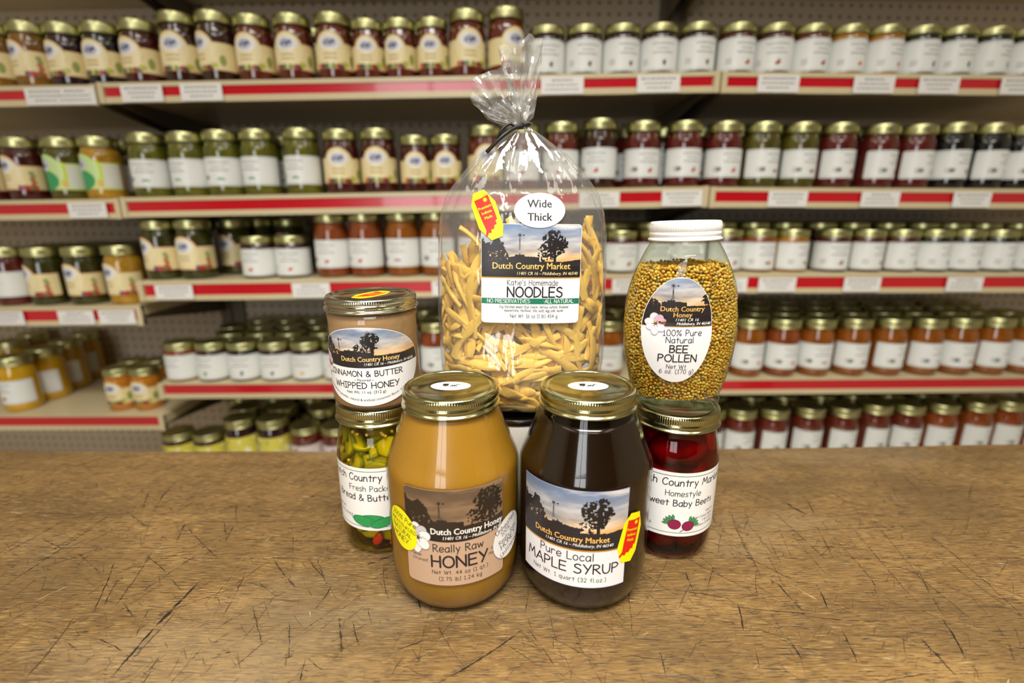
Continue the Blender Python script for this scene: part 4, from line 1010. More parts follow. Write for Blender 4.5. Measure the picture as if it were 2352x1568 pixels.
# noodles
NOOD = simple('egg_noodle', H('E8BC4E'), .5, spec=.35, var=.08, vscale=70, sss=.15, ssr=(1, .7, .3), sss_scale=.003, bump=.2, bscale=300)
rn = random.Random(21)
def noodle(x, z, th, ln, k, wd, bend, roll):
    n = 9; vs, fs = [], []; px, pzz, a = x, z, th; path = []
    px -= cos(th)*ln/2; pzz -= sin(th)*ln/2
    for i in range(n+1):
        path.append((px, pzz, a)); a += bend/n; px += cos(a)*ln/n; pzz += sin(a)*ln/n
    wv = rn.uniform(0, 6); am = rn.uniform(.001, .0045); NS = 8; ht = rn.uniform(.0014, .0021)
    for i, (qx, qz, qa) in enumerate(path):
        e_ = .82 if i in (0, n) else (.92 if i in (1, n-1) else 1)
        w_ = wd*e_*(1+.14*sin(i*1.1+x*900)); tw = roll+.6*sin(i*.45+z*300)
        nx, nz = -sin(qa), cos(qa); dk = am*sin(i*.55+wv)
        for q in range(NS):
            t_ = 2*PI*(q+.5)/NS; ca_, sa_ = cos(t_), sin(t_)
            hw = w_/2*math.copysign(abs(ca_)**.6, ca_); hh = ht*(.7 if i in (0, n) else 1)*math.copysign(abs(sa_)**.8, sa_)
            ox = hw*cos(tw)-hh*sin(tw); oy = hw*sin(tw)+hh*cos(tw)
            X, Z = qx+nx*ox, qz+nz*ox
            Z = max(.1152, min(.283, Z)); wl = ip(WZ, Z)*.955; X = max(-wl, min(wl, X))
            dep = max(.0, min(bag_front(X, Z, .975), bag_front(X, Z, k)+dk-oy)); vs.append((X, -dep, Z))
    for i in range(n):
        for q in range(NS): fs.append((NS*i+q, NS*i+(q+1) % NS, NS*i+NS+(q+1) % NS, NS*i+NS+q))
    fs.append(tuple(range(NS-1, -1, -1))); fs.append(tuple(NS*n+q for q in range(NS)))
    me = mesh_of('noodle', vs, fs, NOOD, 3); me.set_sharp_from_angle(angle=1.2); return me
def heap(x):   # height of the noodle heap across the bag
    return .261+.014*math.sin(x*70+2.2)+.010*noise.noise(Vector((x*60, 3, 0)))+(.006 if x > 0 else 0)
cnt = 0
while cnt < 298:
    x = rn.uniform(-.071, .071); z = rn.uniform(.1155, .262)
    if z > heap(x)-.004: continue
    side = abs(x)/.07; low = z < .165
    th = rn.gauss(0, .35) if low and rn.random() < .75 else (rn.gauss(PI/2, .5) if side > .5 else rn.uniform(0, PI))
    k = .58+.36*(cnt/298)**.7
    if abs(x) < .042 and .19 < z < .27 and cnt > 120 and rn.random() < .7: continue
    obj('noodle', noodle(x, z, th, rn.uniform(.028, .062), k, rn.uniform(.0048, .0086), rn.gauss(0, .6), rn.gauss(0, .35)), t); cnt += 1
core = []
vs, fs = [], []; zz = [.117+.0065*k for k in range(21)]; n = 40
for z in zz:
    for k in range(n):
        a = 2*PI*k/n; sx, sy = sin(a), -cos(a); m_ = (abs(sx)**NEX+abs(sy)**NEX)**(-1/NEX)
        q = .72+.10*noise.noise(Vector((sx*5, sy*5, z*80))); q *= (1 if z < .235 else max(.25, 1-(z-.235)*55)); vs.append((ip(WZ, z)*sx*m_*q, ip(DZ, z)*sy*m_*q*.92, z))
for i in range(len(zz)-1):
    for k in range(n): fs.append((i*n+k, i*n+(k+1) % n, (i+1)*n+(k+1) % n, (i+1)*n+k))
fs.append(tuple((len(zz)-1)*n+k for k in range(n)))
o = obj('shaded_noodle_core', mesh_of('shaded_noodle_core', vs, fs, simple('noodle_gap_shade', H('8A5F1C'), .7, var=.4, vscale=140, bump=.6, bscale=150), 3), t); o['kind'] = 'stuff'  # filler core, darker than the noodles: gap shade put into its colour
def bagmap(x0, z0, lift0=.0016):
    def f(u, v, l):
        x, z = x0+u, z0+v; return (x, -(bag_front(x, z)+lift0+l), z)
    return f
pc = at_y(1220, 631, BY-.0415); lxb, lzb = pc.x-BX, pc.z-T
P = Print(); W2, h2 = .0402, .0397
def tl_(u, v, r=-.012): return (u*cos(r)-v*sin(r), u*sin(r)+v*cos(r))
P.rrect(-W2, -h2, W2, h2, .0028, H('F6F5F4'), 1)
P.raster(lambda y: (-W2+.0003+max(0, .0024-(h2-y)), W2-.0003-max(0, .0024-(h2-y))), farm(-W2, -.0045, W2, h2, tu=.72), .0065, h2-.0004, 220, 120, 2)
P.rect(-W2+.0003, -.0020, W2-.0003, .0068, H('242021'), 1.8); P.rect(-W2+.0003, -.0030, W2-.0003, -.0020, H('C8963E'), 1.8)
windmill(P, -.0095, .0195, .0115, 3)
P.btext('Dutch Country Market', .0, .0046, .0072, H('F2C468'), 4, bold=.014, wide=.93); P.btext('11401 CR 16 \u2013 Middlebury, IN 46540', .0128, .0000, .0035, H('F0DCB0'), 4, bold=.008, shear=.22, wide=.93)
P.text("Katie's Homemade", .0015, -.0085, .0045, INK, 4, .9, wide=.86); P.text('NOODLES', .0035, -.0180, .0080, INK, 4, 1.45, wide=1.0)
P.rect(-W2+.0002, -.0238, W2-.0002, -.0192, H('1E7A5C'), 3)
P.text('*NO PRESERVATIVES*', -.0180, -.0229, .0030, H('F6F5F4'), 4, 1.25, wide=.95); P.text('*ALL NATURAL*', .0235, -.0229, .0030, H('F6F5F4'), 4, 1.25, wide=.95)
P.text('Ing: Enriched wheat flour (niacin, ferrous sulfate, thiamine', .003, -.0272, .0021, INK, 4, 1.1, wide=.76); P.text('mononitrate, riboflavin, folic acid), egg yolk, water', .003, -.0302, .0021, INK, 4, 1.1, wide=.76)
P.text('Net Wt. 16 oz (1 lb) 454 g', .003, -.0352, .0029, INK, 4, 1.05, wide=.86)
for b_ in (P.bm, P.fine):
    for v in b_.verts: v.co.x, v.co.y = tl_(v.co.x, v.co.y)
obj('label', P.build('label', bagmap(lxb, lzb), ustep=False, step=.003), t)
pc = at_y(1240, 483, BY-.038); P = Print(); P.ell(0, 0, .0202, .0134, H('C8C6C2'), 1, n=48); P.ell(0, 0, .0200, .0132, H('F7F6F5'), 2, n=48)
P.btext('Wide', .0, .0022, .0086, H('2C2A2C'), 3, bold=.02); P.btext('Thick', .0, -.0078, .0086, H('2C2A2C'), 3, bold=.02)
obj('round_sticker', P.build('round_sticker', bagmap(pc.x-BX, pc.z-T, .0021), ustep=False, step=.003), t, 'white oval sticker')
pc = at_y(1119, 494, BY-.037); P = Print(); indiana(P, 0, 0, .0385, .38, 1)
obj('state_sticker', P.build('state_sticker', bagmap(pc.x-BX, pc.z-T, .0022), ustep=False, step=.003), t, 'yellow sticker with red state outline')

# ------------------------------------------------------------------ shelving
BP = [(-2.03, 1.0765), (-.81, 1.034), (.40, 1.02), (1.62, 1.070)]      # front line of the three bays seen from above
DEPTH = .335
def front_y(x):
    for (x0, y0), (x1, y1) in zip(BP, BP[1:]):
        if x <= x1: return y0+(y1-y0)*(x-x0)/(x1-x0)
    return BP[-1][1]
DECKS = {'top': [(-2.03, .518, -.81, .527), (-.81, .530, .40, .547), (.40, .546, 1.62, .5477)],
         'second': [(-2.03, .2975, -.81, .314), (-.81, .316, .40, .3375), (.40, .336, 1.62, .3323)],
         'third': [(-2.03, .069, -.81, .090), (-.81, .1435, .40, .162), (.40, .1625, 1.62, .1577)],
         'fourth': [(-2.03, -.193, -.81, -.1695), (-.81, -.0915, .40, -.078), (.40, -.077, 1.62, -.0839)],
         'bottom': [(-2.03, -.52, -.81, -.52), (-.81, -.318, .40, -.318), (.40, -.290, 1.62, -.290)],
         'upper': [(-2.03, .797, -.81, .803), (-.81, .806, .40, .818), (.40, .818, 1.62, .819)]}
def deck_z(row, x, bay=None):
    for i, (x0, z0, x1, z1) in enumerate(DECKS[row]):
        if (bay is None and x <= x1) or bay == i: return z0+(z1-z0)*(max(x0, min(x1, x))-x0)/(x1-x0)
    d = DECKS[row][-1]; return d[3]
BAYN = ['left bay', 'middle bay', 'right bay']
RAILH = {'top': .037, 'second': .040, 'third': .0435, 'fourth': .036, 'bottom': .05, 'upper': .037}
BK = simple('upright_steel', H('6A5E4C'), .5)
def slab(bm, x0, x1, za0, za1, zb0, zb1, f0, f1):
    """box between x0 and x1 following the front line: heights za (left) zb (right), depth offsets f0..f1 behind the front"""
    y0, y1 = front_y(x0+1e-6), front_y(x1-1e-6)
    v = [bm.verts.new(p) for p in [(x0, y0+f0, T+za0), (x1, y1+f0, T+zb0), (x1, y1+f1, T+zb0), (x0, y0+f1, T+za0), (x0, y0+f0, T+za1), (x1, y1+f0, T+zb1), (x1, y1+f1, T+zb1), (x0, y0+f1, T+za1)]]
    for f in [(0,3,2,1),(4,5,6,7),(0,1,5,4),(1,2,6,5),(2,3,7,6),(3,0,4,7)]: bm.faces.new([v[i] for i in f])
for bay in range(3):
    x0, x1 = BP[bay][0], BP[bay+1][0]
    t = thing('gondola_frame', f'brown pegboard shop shelving back panel with uprights behind the jars, {BAYN[bay]}', 'shelving', (0, 0, 0))
    bm = bmesh.new(); slab(bm, x0+.002, x1-.002, -.79, 1.2, -.79, 1.2, DEPTH+.004, DEPTH+.016)
    obj('back_panel', bm_mesh('back_panel', bm, PEG), t)
    for xx in (x0+.004, x1-.034):
        bm = bmesh.new(); slab(bm, xx, xx+.03, -.80, 1.2, -.80, 1.2, DEPTH-.006, DEPTH+.003); obj('upright', bm_mesh('upright', bm, BK), t)
    for row in ('upper', 'top', 'second', 'third', 'fourth', 'bottom'):
        X0, Z0, X1, Z1 = DECKS[row][bay]; hr = RAILH[row]; a, b_ = X0+.0015, X1-.0015
        s = thing('shelf', f'cream metal {row} shelf with red price rail, {BAYN[bay]}' if row not in ('upper', 'bottom') else (f'cream metal shelf above the top row of jars, {BAYN[bay]}' if row == 'upper' else f'lowest cream shelf deck behind the table edge, {BAYN[bay]}'), 'shelf', (0, 0, 0))
        bm = bmesh.new(); slab(bm, a, b_, Z0-.022, Z0, Z1-.022, Z1, .004, DEPTH-.007); obj('deck', bm_mesh('deck', bm, CREAM), s)
        lp = .0025 if row == 'fourth' else .0085
        bm = bmesh.new()     # rail: upper lip, recessed channel, lower lip, end caps
        slab(bm, a, b_, Z0-lp, Z0-.0002, Z1-lp, Z1-.0002, -.004, .004); slab(bm, a, b_, Z0-hr+.003, Z0-lp, Z1-hr+.003, Z1-lp, 0, .004); slab(bm, a, b_, Z0-hr, Z0-hr+.0115, Z1-hr, Z1-hr+.0115, -.0035, .003)
        obj('price_rail', bm_mesh('price_rail', bm, CREAM), s)
        for xx in (a, b_-.011):
            zz = deck_z(row, xx, bay); bm = bmesh.new(); slab(bm, xx, xx+.011, zz-hr-.0005, zz+.0006, zz-hr-.0005, zz+.0006, -.0055, .004); obj('end_cap', bm_mesh('end_cap', bm, CREAM), s)
        bm = bmesh.new(); slab(bm, a+.013, b_-.013, Z0-hr+.010, Z0-lp, Z1-hr+.010, Z1-lp, -.0022, .001); obj('red_strip', bm_mesh('red_strip', bm, RED), s)
        for xx in (a+.012, b_-.020):       # tapering bracket under the deck
            zz = deck_z(row, xx, bay)-.022; yy = front_y(xx); bm = bmesh.new()
            f = [(yy+DEPTH-.007, zz), (yy+.03, zz), (yy+.03, zz-.012), (yy+DEPTH-.007, zz-.055)]
            A_ = [bm.verts.new((xx, p[0], T+p[1])) for p in f]; B_ = [bm.verts.new((xx+.004, p[0], T+p[1])) for p in f]
            bm.faces.new(A_); bm.faces.new(list(reversed(B_)))
            for q in range(4): bm.faces.new((A_[q], B_[q], B_[(q+1) % 4], A_[(q+1) % 4]))
            bmesh.ops.recalc_face_normals(bm, faces=bm.faces[:])
            obj('bracket', bm_mesh('bracket', bm, BK), s)

# price tags in the rails
GRY = H('8E8C8A')
TAG = []
for v in range(3):
    P = Print(); P.rect(-.041, -.0155, .041, .0155, H('E6E4E0'), 1); rr = random.Random(v)
    for i in range(3):
        w0 = rr.uniform(.018, .034); y = .009-.008*i
        x = -w0
        while x < w0: q = rr.uniform(.003, .008); P.rect(x, y-.0014, min(w0, x+q), y+.0012, GRY if i else H('6E6C6C'), 2); x += q+.0018
    TAG.append(P.build('price_tag', lambda u, v_, l: (u, -.001-l, v_)))
    me = TAG[-1]
tags = {'top': (103, 193, 326, 463, 1291, 1511, 1785, 2004, 2153, 2340), 'second': (199, 1376, 1577, 1807, 2019, 2229), 'third': (15, 176, 270, 398, 714, 1036, 1450, 1672, 1784, 1979, 2214)}
ys = {'top': 210, 'second': 468, 'third': 655}
ORD = ['first', 'second', 'third', 'fourth', 'fifth', 'sixth', 'seventh', 'eighth', 'ninth', 'tenth', 'eleventh', 'twelfth', 'thirteenth', 'fourteenth', 'fifteenth', 'sixteenth', 'seventeenth', 'eighteenth', 'nineteenth', 'twentieth']
def on_line(px, py, off):
    d = ray(px, py)
    for (x0, y0), (x1, y1) in zip(BP, BP[1:]):
        # d.x*k = x0+s*(x1-x0) ; d.y*k = y0+off+s*(y1-y0)
        ex, ey = x1-x0, y1-y0; det = -d.x*ey+d.y*ex
        k = (-x0*ey+(y0+off)*ex)/det; s = (d.x*k-x0)/ex
        if s <= 1.0 or x1 == BP[-1][0]: return Vector((d.x*k, d.y*k, d.z*k+CAMH))
for row, xs in tags.items():
    for i, px in enumerate(xs):
        y_ = 728 if (row == 'third' and px < 300) else ys[row]
        p = on_line(px, y_, -.006); p.x = max(-1.3, p.x); bay = 0 if p.x < -.81 else (1 if p.x < .4 else 2); zz = deck_z(row, p.x, bay)
        if bay == 0: p.x = min(p.x, -.854)
        elif bay == 1: p.x = max(-.755, min(.345, p.x))
        o = obj('price_tag', TAG[i % 3]); ex = BP[bay+1][0]-BP[bay][0]; ey = BP[bay+1][1]-BP[bay][1]
        o.location = (p.x, front_y(p.x)-.0062, T+zz-RAILH[row]*.56); o.rotation_euler = (0, -math.atan2(DECKS[row][bay][3]-DECKS[row][bay][1], ex), math.atan2(ey, ex))
        o['label'] = f'{ORD[i]} white paper price tag from the left in the {row} shelf price rail'; o['category'] = 'price tag'; o['group'] = 'price tags in the shelf rails'

# ------------------------------------------------------------------ jars on the shelves
def content(name, col, var=.2): return simple('contents_'+name, H(col), .12, coat=.6, spec=.5, var=var, vscale=45)
CON = {'dark purple': content('purple', '2A1018'), 'black': content('black', '14100F'), 'dark red': content('red', '44140F'), 'bright red': content('bright_red', '561A14'), 'dark brown': content('brown', '33180C'), 'amber': content('amber', '7A5418', .4),
       'red-brown': content('red_brown', '5C2212'), 'green': content('green', '5C5A14', .4), 'olive': content('olive', '4E4814', .4), 'dark green': content('dark_green', '35340F', .4), 'orange': content('orange', '84480F', .25), 'bright orange': content('bright_orange', 'B4701C', .25), 'apricot': content('apricot', '9A6416', .25),
       'yellow': content('yellow', 'C29414', .15), 'golden': content('golden', 'A67C1E', .35), 'orange-red': content('orange_red', '7C3A14', .25)}
PROF = {'pint': [(.031, .0006), (.0315, 0), (.0345, .002), (.0362, .007), (.0366, .014), (.0366, .080), (.0360, .088), (.0342, .096), (.0322, .102), (.0312, .107)],
        'squat': [(.033, .0006), (.0335, 0), (.0355, .0015), (.0364, .005), (.0364, .064), (.0356, .069), (.0335, .0725), (.0325, .0745)],
        'small': [(.027, .0006), (.0275, 0), (.0302, .002), (.0312, .006), (.0312, .066), (.0302, .075), (.0282, .083), (.027, .089)],
        'mini': [(.027, .0006), (.0275, 0), (.0300, .002), (.0308, .006), (.0308, .062), (.0300, .072), (.0280, .080), (.027, .086)]}
HH = {'pint': (.107, .126, .0355), 'squat': (.0745, .089, .0352), 'small': (.089, .106, .0310), 'mini': (.086, .102, .0300)}
BODY, LIDM = {}, {}
def body_mesh(kind, con, zs):
    key = (kind, con, zs)
    if key not in BODY: BODY[key] = lathe('contents', [(.0001, .001)]+[(r, z*zs) for r, z in PROF[kind]], 28, CON[con], .9)
    return BODY[key]
def bg_lid(kind, zs):
    key = (kind, zs)
    if key not in LIDM:
        z0, z1, r = HH[kind]; h = z1-z0; z0 *= zs; z1 *= zs; z0 = z1-h
        LIDM[key] = lathe('lid', [(r*.9, z0), (r, z0), (r*1.015, z0+.001), (r*1.01, z0+.002), (r*.985, z0+.003), (r*.995, z0+.006), (r*.985, z0+.0075), (r*.99, z0+.009), (r*.985, z1-.002), (r*.95, z1), (r*.9, z1-.0004), (r*.87, z1-.0014), (r*.1, z1-.0014), (.0001, z1-.0014)], 28, GOLD_BG, .7)
    return LIDM[key]
LAB = {}
def pic(P, kind, x, y, s, l):
    D = {'grape': ('3A2030', None), 'berry': ('2A2A36', 'leaf'), 'strawberry': ('B02020', 'leaf'), 'tomato': ('C8201A', 'leaf'), 'apricot': ('C86418', None), 'peach': ('C8401C', None), 'cherry': ('A01E24', 'leaf'), 'pepper': ('B8301E', 'green'), 'beet': ('A02038', None), 'bean': ('2E8A4A', None), 'pickle': ('2E8A4A', None), 'mint': ('2E8A4A', 'x'), 'flower': ('D8B23A', None), 'none': ('E0DEDA', None)}
    c, e = D[kind]; c = H(c)
    if kind == 'none': return
    if kind in ('grape', 'berry', 'mint'):
        for k in range(7): P.ell(x+s*(.35*cos(k*2.2))*(1-k*.08), y+s*(.45-.16*k), s*.26, s*.26, c, l, n=10)
    elif kind in ('bean', 'pickle', 'beet'):
        for k in range(3): P.ell(x+s*(-.5+.5*k), y+s*.12*(k % 2), s*.7, s*.24, c, l+k*.2, rot=.15-.2*k, n=12)
    else: P.ell(x, y, s*.62, s*.52, c, l, rot=.4, n=14); P.ell(x-s*.5, y-s*.2, s*.36, s*.32, c, l+.2, n=12)
    if e == 'leaf':
        for k in range(3): P.ell(x+s*.25*(k-1)+s*.2, y+s*.6, s*.28, s*.13, H('3E7A40'), l+.4, rot=1.57+.6*(k-1), n=8)
    if e == 'green': P.ell(x-s*.9, y, s*.5, s*.34, H('2E8A4A'), l+.4, n=10)
def label_mesh(style, kind, zs, extra=''):
    key = (style, kind, zs, extra)
    if key in LAB: return LAB[key]
    R = {'pint': .0366, 'squat': .0364, 'small': .0312, 'mini': .0308}[kind]+.0002
    P = Print()
    if style == 'white':
        z0, z1 = {'pint': (.0195*zs, .0745*zs), 'squat': (.006, .063), 'small': (.012, .064), 'mini': (.01, .06)}[kind]; W2 = R*1.75
        P.rrect(-W2, z0, W2, z1, .004, H('E4E6E3'), 1)
        for x in (-W2+.002, W2-.0025): P.rect(x, z0+.003, x+.0005, z1-.003, H('9A9E9A'), 2)
        for y in (z0+.003, z1-.0035): P.rect(-W2+.002, y, W2-.002, y+.0005, H('5A7A6A'), 2)
        hz = z1-z0; rr = random.Random(len(extra))
        for i, (fy, wd, th) in enumerate(((.80, .021, .0019), (.66, .012, .0016), (.53, .019, .0019))):
            x = -wd
            while x < wd: q = rr.uniform(.0025, .005); P.rect(x, z0+hz*fy, min(wd, x+q), z0+hz*fy+th, H('6A6868'), 2); x += q+.0012
        for i in range(4): P.rect(-.040, z0+hz*(.35-.05*i), -.028, z0+hz*(.35-.05*i)+.0012, H('A4A2A0'), 2)
        if kind == 'pint': P.rect(-.033, z0+hz*.22, -.023, z0+hz*.36, H('7E8480'), 2)
        pic(P, extra, .003, z0+hz*.24, .0068, 3)
    elif style == 'cream':
        h = {'pint': .126, 'squat': .089, 'small': .106, 'mini': .102}[kind]*zs; z0, zm, zt = h*.165, h*.56, h*.70; W2 = R*1.9
        cr, edge = H('E4D3A0'), H('B9853C') if extra != 'red' else H('B03028')
        P.rect(-W2, z0, W2, zm, edge, 1); P.rect(-W2, z0+.0012, W2, zm-.0010, cr, 2)
        P.ell(0, z0+.55*(zt-z0), R*.86, .50*(zt-z0), edge, 1.5, n=36); P.ell(0, z0+.55*(zt-z0), R*.82, .475*(zt-z0), H('EADBAC'), 2.5, n=36)
        cyl_ = z0+.72*(zt-z0); P.ell(0, cyl_, R*.60, .20*(zt-z0), H('E9E6E2'), 3.2); P.ell(0, cyl_, R*.36, .14*(zt-z0), H('B9BAC6'), 3.4)
        blu = H('3C4070')
        for k in range(6): P.ell(-R*.24+R*.09*k, cyl_+.002*((k*7) % 3-.6), R*.065, .0032, blu, 3.6, n=10)
        P.rect(-R*.26, cyl_-.0008, R*.26, cyl_+.0006, blu, 3.6)
        for i in range(2): P.rect(-R*.34, z0+(.40-.11*i)*(zt-z0), R*.34, z0+(.40-.11*i)*(zt-z0)+.0018, H('9A7A46'), 3.2)
        fr = [('C8641E', -.62), ('3E3458', -.42), ('6A7A3A', -.2), ('7E8C3C', .15), ('A02C24', .42), ('4A2A40', .60), ('B4B438', .74), ('B4B438', .80)]
        if extra == 'red': fr = [('B03028', .85), ('B03028', .95), ('46406A', .72), ('B03028', 1.02), ('4E7A3A', 1.25), ('B04A30', 1.35)]
        for c, fx in fr: P.ell(R*fx, z0+.005+.004*(abs(fx) > .7)*(1 if extra != 'red' else 0), .0052, .0048, H(c), 4+abs(fx), n=12)
        if extra == 'red':
            for k in range(5): P.ell(R*(1.28+.05*(k % 2)), z0+.010+.006*k, .0048, .0040, H('8E9A58' if k > 2 else 'B86A48'), 3.5+.1*k, n=10)
        else: P.ell(R*1.2, z0+.018, .006, .010, H('8E9A50'), 3.2, n=12)
    elif style == 'green':
        z0, zm, zt = .020*zs, .074*zs, .088*zs; W2 = R*1.9
        P.rect(-W2, z0, W2, zm, H('CBD98A'), 1); P.ell(0, z0+.55*(zt-z0), R*.9, .5*(zt-z0), H('C3DC96'), 1.6, n=36)
        P.ell(R*.7, z0+.035, .016, .022, H('C6D93A'), 1.4, n=20); P.ell(-R*.1, z0+.018, R*.72, .020, H('3E9A5E'), 2.4, n=28); P.rect(R*1.05, z0+.004, W2, zm-.004, H('D8D8CC'), 1.8)
        P.ell(-R*.15, z0+.048, R*.42, .012, H('C8CCD4'), 3); 
        for k in range(5): P.ell(-R*.35+R*.1*k, z0+.048+.002*((k*7) % 3-1), R*.06, .003, H('5A6088'), 3.4, n=10)
        P.ell(R*.85, z0+.012, .005, .008, H('D8B04A'), 3, n=10)
    elif style == 'lemon':
        z0, z1 = (.010, .064) if kind == 'squat' else (.012*zs, .086*zs); W2 = R*2.6
        P.rect(-W2, z0, W2, z1, H('DCD056'), 1); rr = random.Random(4)
        for k in range(60): P.ell(rr.uniform(-W2, W2), rr.uniform(z0+.005, z1-.005), rr.uniform(.003, .006), rr.uniform(.003, .006), H(rr.choice(['F0EBC0', 'F2F0DC', 'C8CE88', 'EEEAD0', 'D8B838', 'A8B860'])), 2+k*.08, n=12)
        P.ell(0, z0+.030, .014, .012, H('D8DCB8'), 7.5); P.ell(0, z0+.030, .008, .006, H('B8C890'), 8.2)
    elif style == 'pink':
        z0, z1 = .010, .066; W2 = R*2.6
        P.rect(-W2, z0, W2, z1, H('D8CCC8'), 1); rr = random.Random(6)
        for k in range(24): P.ell(rr.uniform(-W2, W2), rr.uniform(z0+.006, z1-.006), rr.uniform(.003, .007), rr.uniform(.004, .007), H(rr.choice(['C8A0A4', 'E2DAD6', 'B8B0A4', 'A8707A', 'DCD4CC'])), 2+k*.05, n=12)
    me = P.build('label', cyl(R), step=.004, lift=.00008); LAB[key] = me; return me
STYLE = {'white': 'white label', 'cream': 'cream label', 'green': 'green label', 'lemon': 'yellow label', 'pink': 'pinkish label'}
PROTO = {}
def make(kind, con, style, extra, zs):
    key = (kind, con, style, extra, zs)
    if key not in PROTO:
        PROTO[key] = [('contents', body_mesh(kind, con, zs)), ('lid', bg_lid(kind, zs)), ('label', label_mesh(style, kind, zs, extra))]
    return PROTO[key]
rj = random.Random(5)
PLACED = []
def jar(x, y, z, kind, con, style, extra, rot, label, group, zs=1.0, push=.03):
    r = {'pint': .0370, 'squat': .0368, 'small': .0316, 'mini': .0312}[kind]; x0 = x
    y = min(y, front_y(x)+DEPTH-r-.008)
    for _ in range(40):          # slide along the shelf until it no longer touches a neighbour
        hit = None
        for (a, b, c, q) in PLACED:
            if abs(c-z) < .10 and math.hypot(a-x, b-y) < q+r: hit = (a, b, q); break
        if not hit: break
        a, b, q = hit; need = math.sqrt(max(0, (q+r)**2-(b-y)**2))+.0002; x = a+need if x >= a else a-need
    if hit or abs(x-x0) > push: return None
    PLACED.append((x, y, z, r))
    t = thing('preserve_jar', label, 'jar', (x, y, T+z+.0002), rot, group)
    for nm, me in make(kind, con, style, extra, zs): obj(nm, me, t)
    return t
def put(row, px, py, spec, label, group, back=0):
    """stand a jar on a shelf where the survey found its lid"""
    kind, con, style, extra = spec[:4]; zs = spec[4] if len(spec) > 4 else 1.0; rot = spec[5] if len(spec) > 5 else 0.0
    r = HH[kind][2]+.002; p = on_line(px, py, .006+r+back)
    bay = 0 if p.x < -.81 else (1 if p.x < .4 else 2)
    if row in ('third', 'fourth', 'bottom') and len(spec) > 6: bay = spec[6]
    x = p.x
    lo, hi = BP[bay][0], BP[bay+1][0]
    if bay > 0 and row in ('third', 'fourth') : x = max(lo+r, x) if bay == 1 else x
    return jar(x, front_y(x)+.006+r+back, deck_z(row, x, bay), kind, con, style, extra, rot+rj.uniform(-.12, .12), label, group, zs)
def rowput(row, where, group, items):
    for i, (px, py, *spec) in enumerate(items):
        kind, con, style, extra = spec[:4]; ex = f' with {extra} picture' if style == 'white' and extra != 'none' else ''
        lb = f'{ORD[i]} jar from left, {where}, {con} contents, {STYLE[style]}'
        put(row, px, py, tuple(spec), lb, group)
P_, S_, M_ = 'pint', 'squat', 'small'
cr = lambda con, zs=.945, rot=0, kind=P_: (kind, con, 'cream', '', zs, rot)
rowput('top', 'top shelf left of the bag', 'cream labelled jars on the top shelf', [(-22, 45)+cr('amber', .94, -.5), (56, 43)+(P_, 'amber', 'cream', 'red', .94, -.5), (143, 47)+cr('dark purple', .91, -.45), (226, 42)+cr('black', .91, -.2), (314, 39)+cr('dark red', .91, -.35), (403, 23)+cr('dark brown', 1.0, -.05), (489, 20)+cr('dark brown', 1.0, -.45),
    (577, 29)+cr('red-brown', .94, -.1), (668, 27)+cr('red-brown', .94, -.15), (762, 25)+cr('red-brown', .94, 0), (840, 42)+cr('red-brown', 1.0, 0, M_), (915, 40)+cr('red-brown', 1.0, -.2, M_), (990, 37)+cr('red-brown', 1.0, 0, M_), (1070, 18)+cr('red-brown', .945, .3), (1163, 12)+cr('red-brown', .965, .55)])
wh = lambda con, pic_, kind=S_, zs=1.0, rot=0: (kind, con, 'white', pic_, zs, rot)
rowput('top', 'top shelf right of the bag', 'white labelled jars on the top shelf', [(1256, 53)+wh('dark purple', 'grape', rot=.1), (1337, 54)+wh('dark purple', 'grape', rot=.25), (1427, 51)+wh('dark purple', 'grape', rot=.35), (1511, 52)+wh('dark purple', 'grape', rot=.05), (1597, 53)+wh('dark purple', 'grape', rot=.15), (1695, 53)+wh('dark red', 'strawberry', rot=.2), (1782, 54)+wh('dark red', 'strawberry', rot=-.1),
    (1858, 57)+wh('red-brown', 'cherry', rot=.2), (1942, 58)+wh('apricot', 'apricot', rot=.35), (2026, 59)+wh('apricot', 'apricot', rot=.4), (2112, 60)+wh('black', 'berry', rot=.35), (2196, 60)+wh('black', 'berry', rot=.3), (2277, 61)+wh('black', 'berry', rot=.35), (2358, 62)+wh('black', 'berry', rot=.3)])
rowput('second', 'second shelf left of the bag', 'jars on the second shelf left of the bag', [(-50, 314)+(P_, 'dark red', 'cream', 'red', .98, -.3), (43, 313)+(P_, 'dark red', 'cream', 'red', .985, -.5), (140, 316, P_, 'olive', 'green', '', .975, -.5), (223, 313, P_, 'golden', 'green', '', .975, -.4), (333, 303)+wh('green', 'pickle', P_, 1.0, .05), (424, 302)+wh('green', 'pickle', P_, 1.0, -.3), (502, 297)+wh('green', 'pickle', P_, 1.015, .1),
    (589, 295)+wh('green', 'pickle', P_, 1.015, -.15), (688, 293)+wh('green', 'pickle', P_, 1.015, -.3), (779, 296)+cr('dark red', .985, .05), (866, 294)+cr('dark red', .985, -.05), (952, 309)+cr('dark red', 1.03, .05, M_), (1023, 308)+cr('dark red', 1.03, .1, M_), (1114, 289)+cr('red-brown', .99, .2), (1200, 285)+wh('red-brown', 'tomato', P_, 1.02, 0)])
